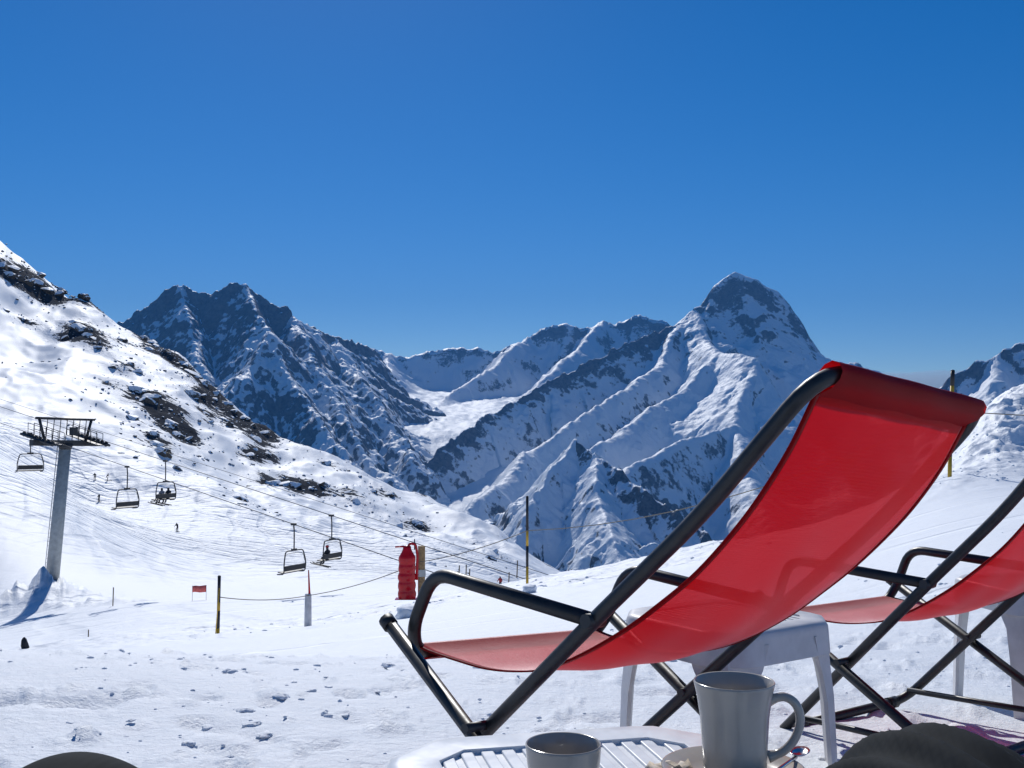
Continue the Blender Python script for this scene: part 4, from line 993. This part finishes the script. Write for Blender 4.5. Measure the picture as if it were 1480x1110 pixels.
o = m.build('sugar_wrapper', M['paper']); o.location = (mx - .066, my + .012, ZT + .006); o.rotation_euler = (0, 0, .5); o.modifiers.new('t', 'SOLIDIFY').thickness = .0006; tag(o, 'crumpled torn sugar paper lying next to the saucer', 'paper')

# ------------------------------------------------------------------ the person who sits behind the table: knees in view
kR = at(1350, 1044, .50); kL = at(108, 1073, .60); gR = -.705
V = [(0, -.10, -.46), (0, -.16, -.28), (0, -.26, -.06), (0, -.33, .12), (0, -.33, .20), (0, -.31, .32),
     (.10, -.06, -.46), (.155, .24, -.34), (kR.x, kR.y + .005, kR.z - .078), (kR.x, kR.y + .05, kR.z - .28), (kR.x, kR.y + .05, gR + .10), (kR.x + .01, kR.y + .20, gR + .045),
     (-.10, -.06, -.46), (-.17, .28, -.345), (kL.x, kL.y + .005, kL.z - .066), (kL.x, kL.y + .05, kL.z - .28), (kL.x, kL.y + .05, gR + .10), (kL.x - .02, kL.y + .20, gR + .045),
     (.19, -.33, .06), (.30, -.20, -.14), (.24, .02, -.30), (-.19, -.33, .06), (-.30, -.20, -.14), (-.24, .02, -.32)]
E_ = [(0, 1), (1, 2), (2, 3), (3, 4), (4, 5), (0, 6), (6, 7), (7, 8), (8, 9), (9, 10), (10, 11), (0, 12), (12, 13), (13, 14), (14, 15), (15, 16), (16, 17), (2, 18), (18, 19), (19, 20), (2, 21), (21, 22), (22, 23)]
Rr = [.15, .15, .17, .06, .10, .09,   .12, .095, .072, .075, .075, .06, .12, .09, .062, .07, .075, .06, .07, .055, .04, .07, .055, .04]
def pk(c):
    if c.z > .14: return 2
    if c.z < gR + .12: return 1
    if c.y < -.02 and c.z > -.40: return 1
    return 0
pm = figure_mesh('person', V, E_, Rr, [M['trousers'], M['cloth_dark'], M['skin']], pk, 5)
co = np.array([v.co[:] for v in pm.vertices])
for k_, sg in ((kR, 1), (kL, -1)):                  # lift each knee to where it is seen
    w_ = (co[:, 0] * sg > 0) & (np.hypot(co[:, 0] - k_.x, co[:, 1] - k_.y) < .12); top_ = co[w_, 2].max(); wt = np.exp(-((co[:, 1] - k_.y) / .17) ** 2 - ((co[:, 0] - k_.x) / .10) ** 2) * sstep(-.55, -.35, co[:, 2])
    co[:, 2] += (k_.z - top_) * wt
# folds in the cloth over the knees
fold = .0032 * np.sin(co[:, 0] * 240 + co[:, 1] * 90 + co[:, 2] * 30 + 2 * fbm(co[:, 0] * 6, co[:, 1] * 6, 2, 5)) * (co[:, 0] > 0) + .0015 * fbm(co[:, 0] * 14, co[:, 1] * 14 + co[:, 2] * 9, 2, 8)
nr_ = np.array([v.normal[:] for v in pm.vertices]); co = co + nr_ * fold[:, None]; pm.vertices.foreach_set('co', co.astype(np.float32).ravel()); pm.update()
tag(link('person', pm), 'seated person in dark charcoal trousers, only the two raised knees showing', 'person')

# ------------------------------------------------------------------ mountain air
HAZE = 5.4e-5
if HAZE:
    hz = MB().box((0, 4500, -600), (16000, 16000, 4400)).build('haze', None)
    bm = bmesh.new(); bmesh.ops.create_icosphere(bm, subdivisions=5, radius=1.0); P = np.array([v.co[:] for v in bm.verts])
    nz = 1 + .5 * fbm(P[:, 0] * 2.2 + 3, P[:, 2] * 1.4 + P[:, 1], 5, 909, .6)
    for v, k in zip(bm.verts, nz): v.co = Vector((v.co.x * 1500, v.co.y * 700, v.co.z * 190)) * float(k)
    cme = bpy.data.meshes.new('cloud'); bm.to_mesh(cme); bm.free(); cl = link('cloud', cme); cl.location = at(1345, 556, 14500); tag(cl, 'thin white cloud low over the ridge behind the deck chair head', 'cloud', kind='stuff')
    cmt = bpy.data.materials.new('cloud'); cmt.use_nodes = True; ct = cmt.node_tree; ct.nodes.clear(); co_ = ct.nodes.new('ShaderNodeOutputMaterial'); cv = ct.nodes.new('ShaderNodeVolumePrincipled')
    cv.inputs['Color'].default_value = (.98, .98, 1, 1); cv.inputs['Density'].default_value = .0010; cv.inputs['Anisotropy'].default_value = .72; ct.links.new(cv.outputs[0], co_.inputs['Volume']); cme.materials.append(cmt)
    hm = bpy.data.materials.new('mountain air'); hm.use_nodes = True; ht = hm.node_tree; ht.nodes.clear()
    ho = ht.nodes.new('ShaderNodeOutputMaterial'); hv = ht.nodes.new('ShaderNodeVolumePrincipled'); hv.inputs['Color'].default_value = (.12, .43, 1.0, 1); hv.inputs['Density'].default_value = HAZE; hv.inputs['Anisotropy'].default_value = 0.0
    ht.links.new(hv.outputs[0], ho.inputs['Volume']); hz.data.materials.append(hm); tag(hz, 'thin blue mountain air over the whole valley', 'haze', kind='stuff')
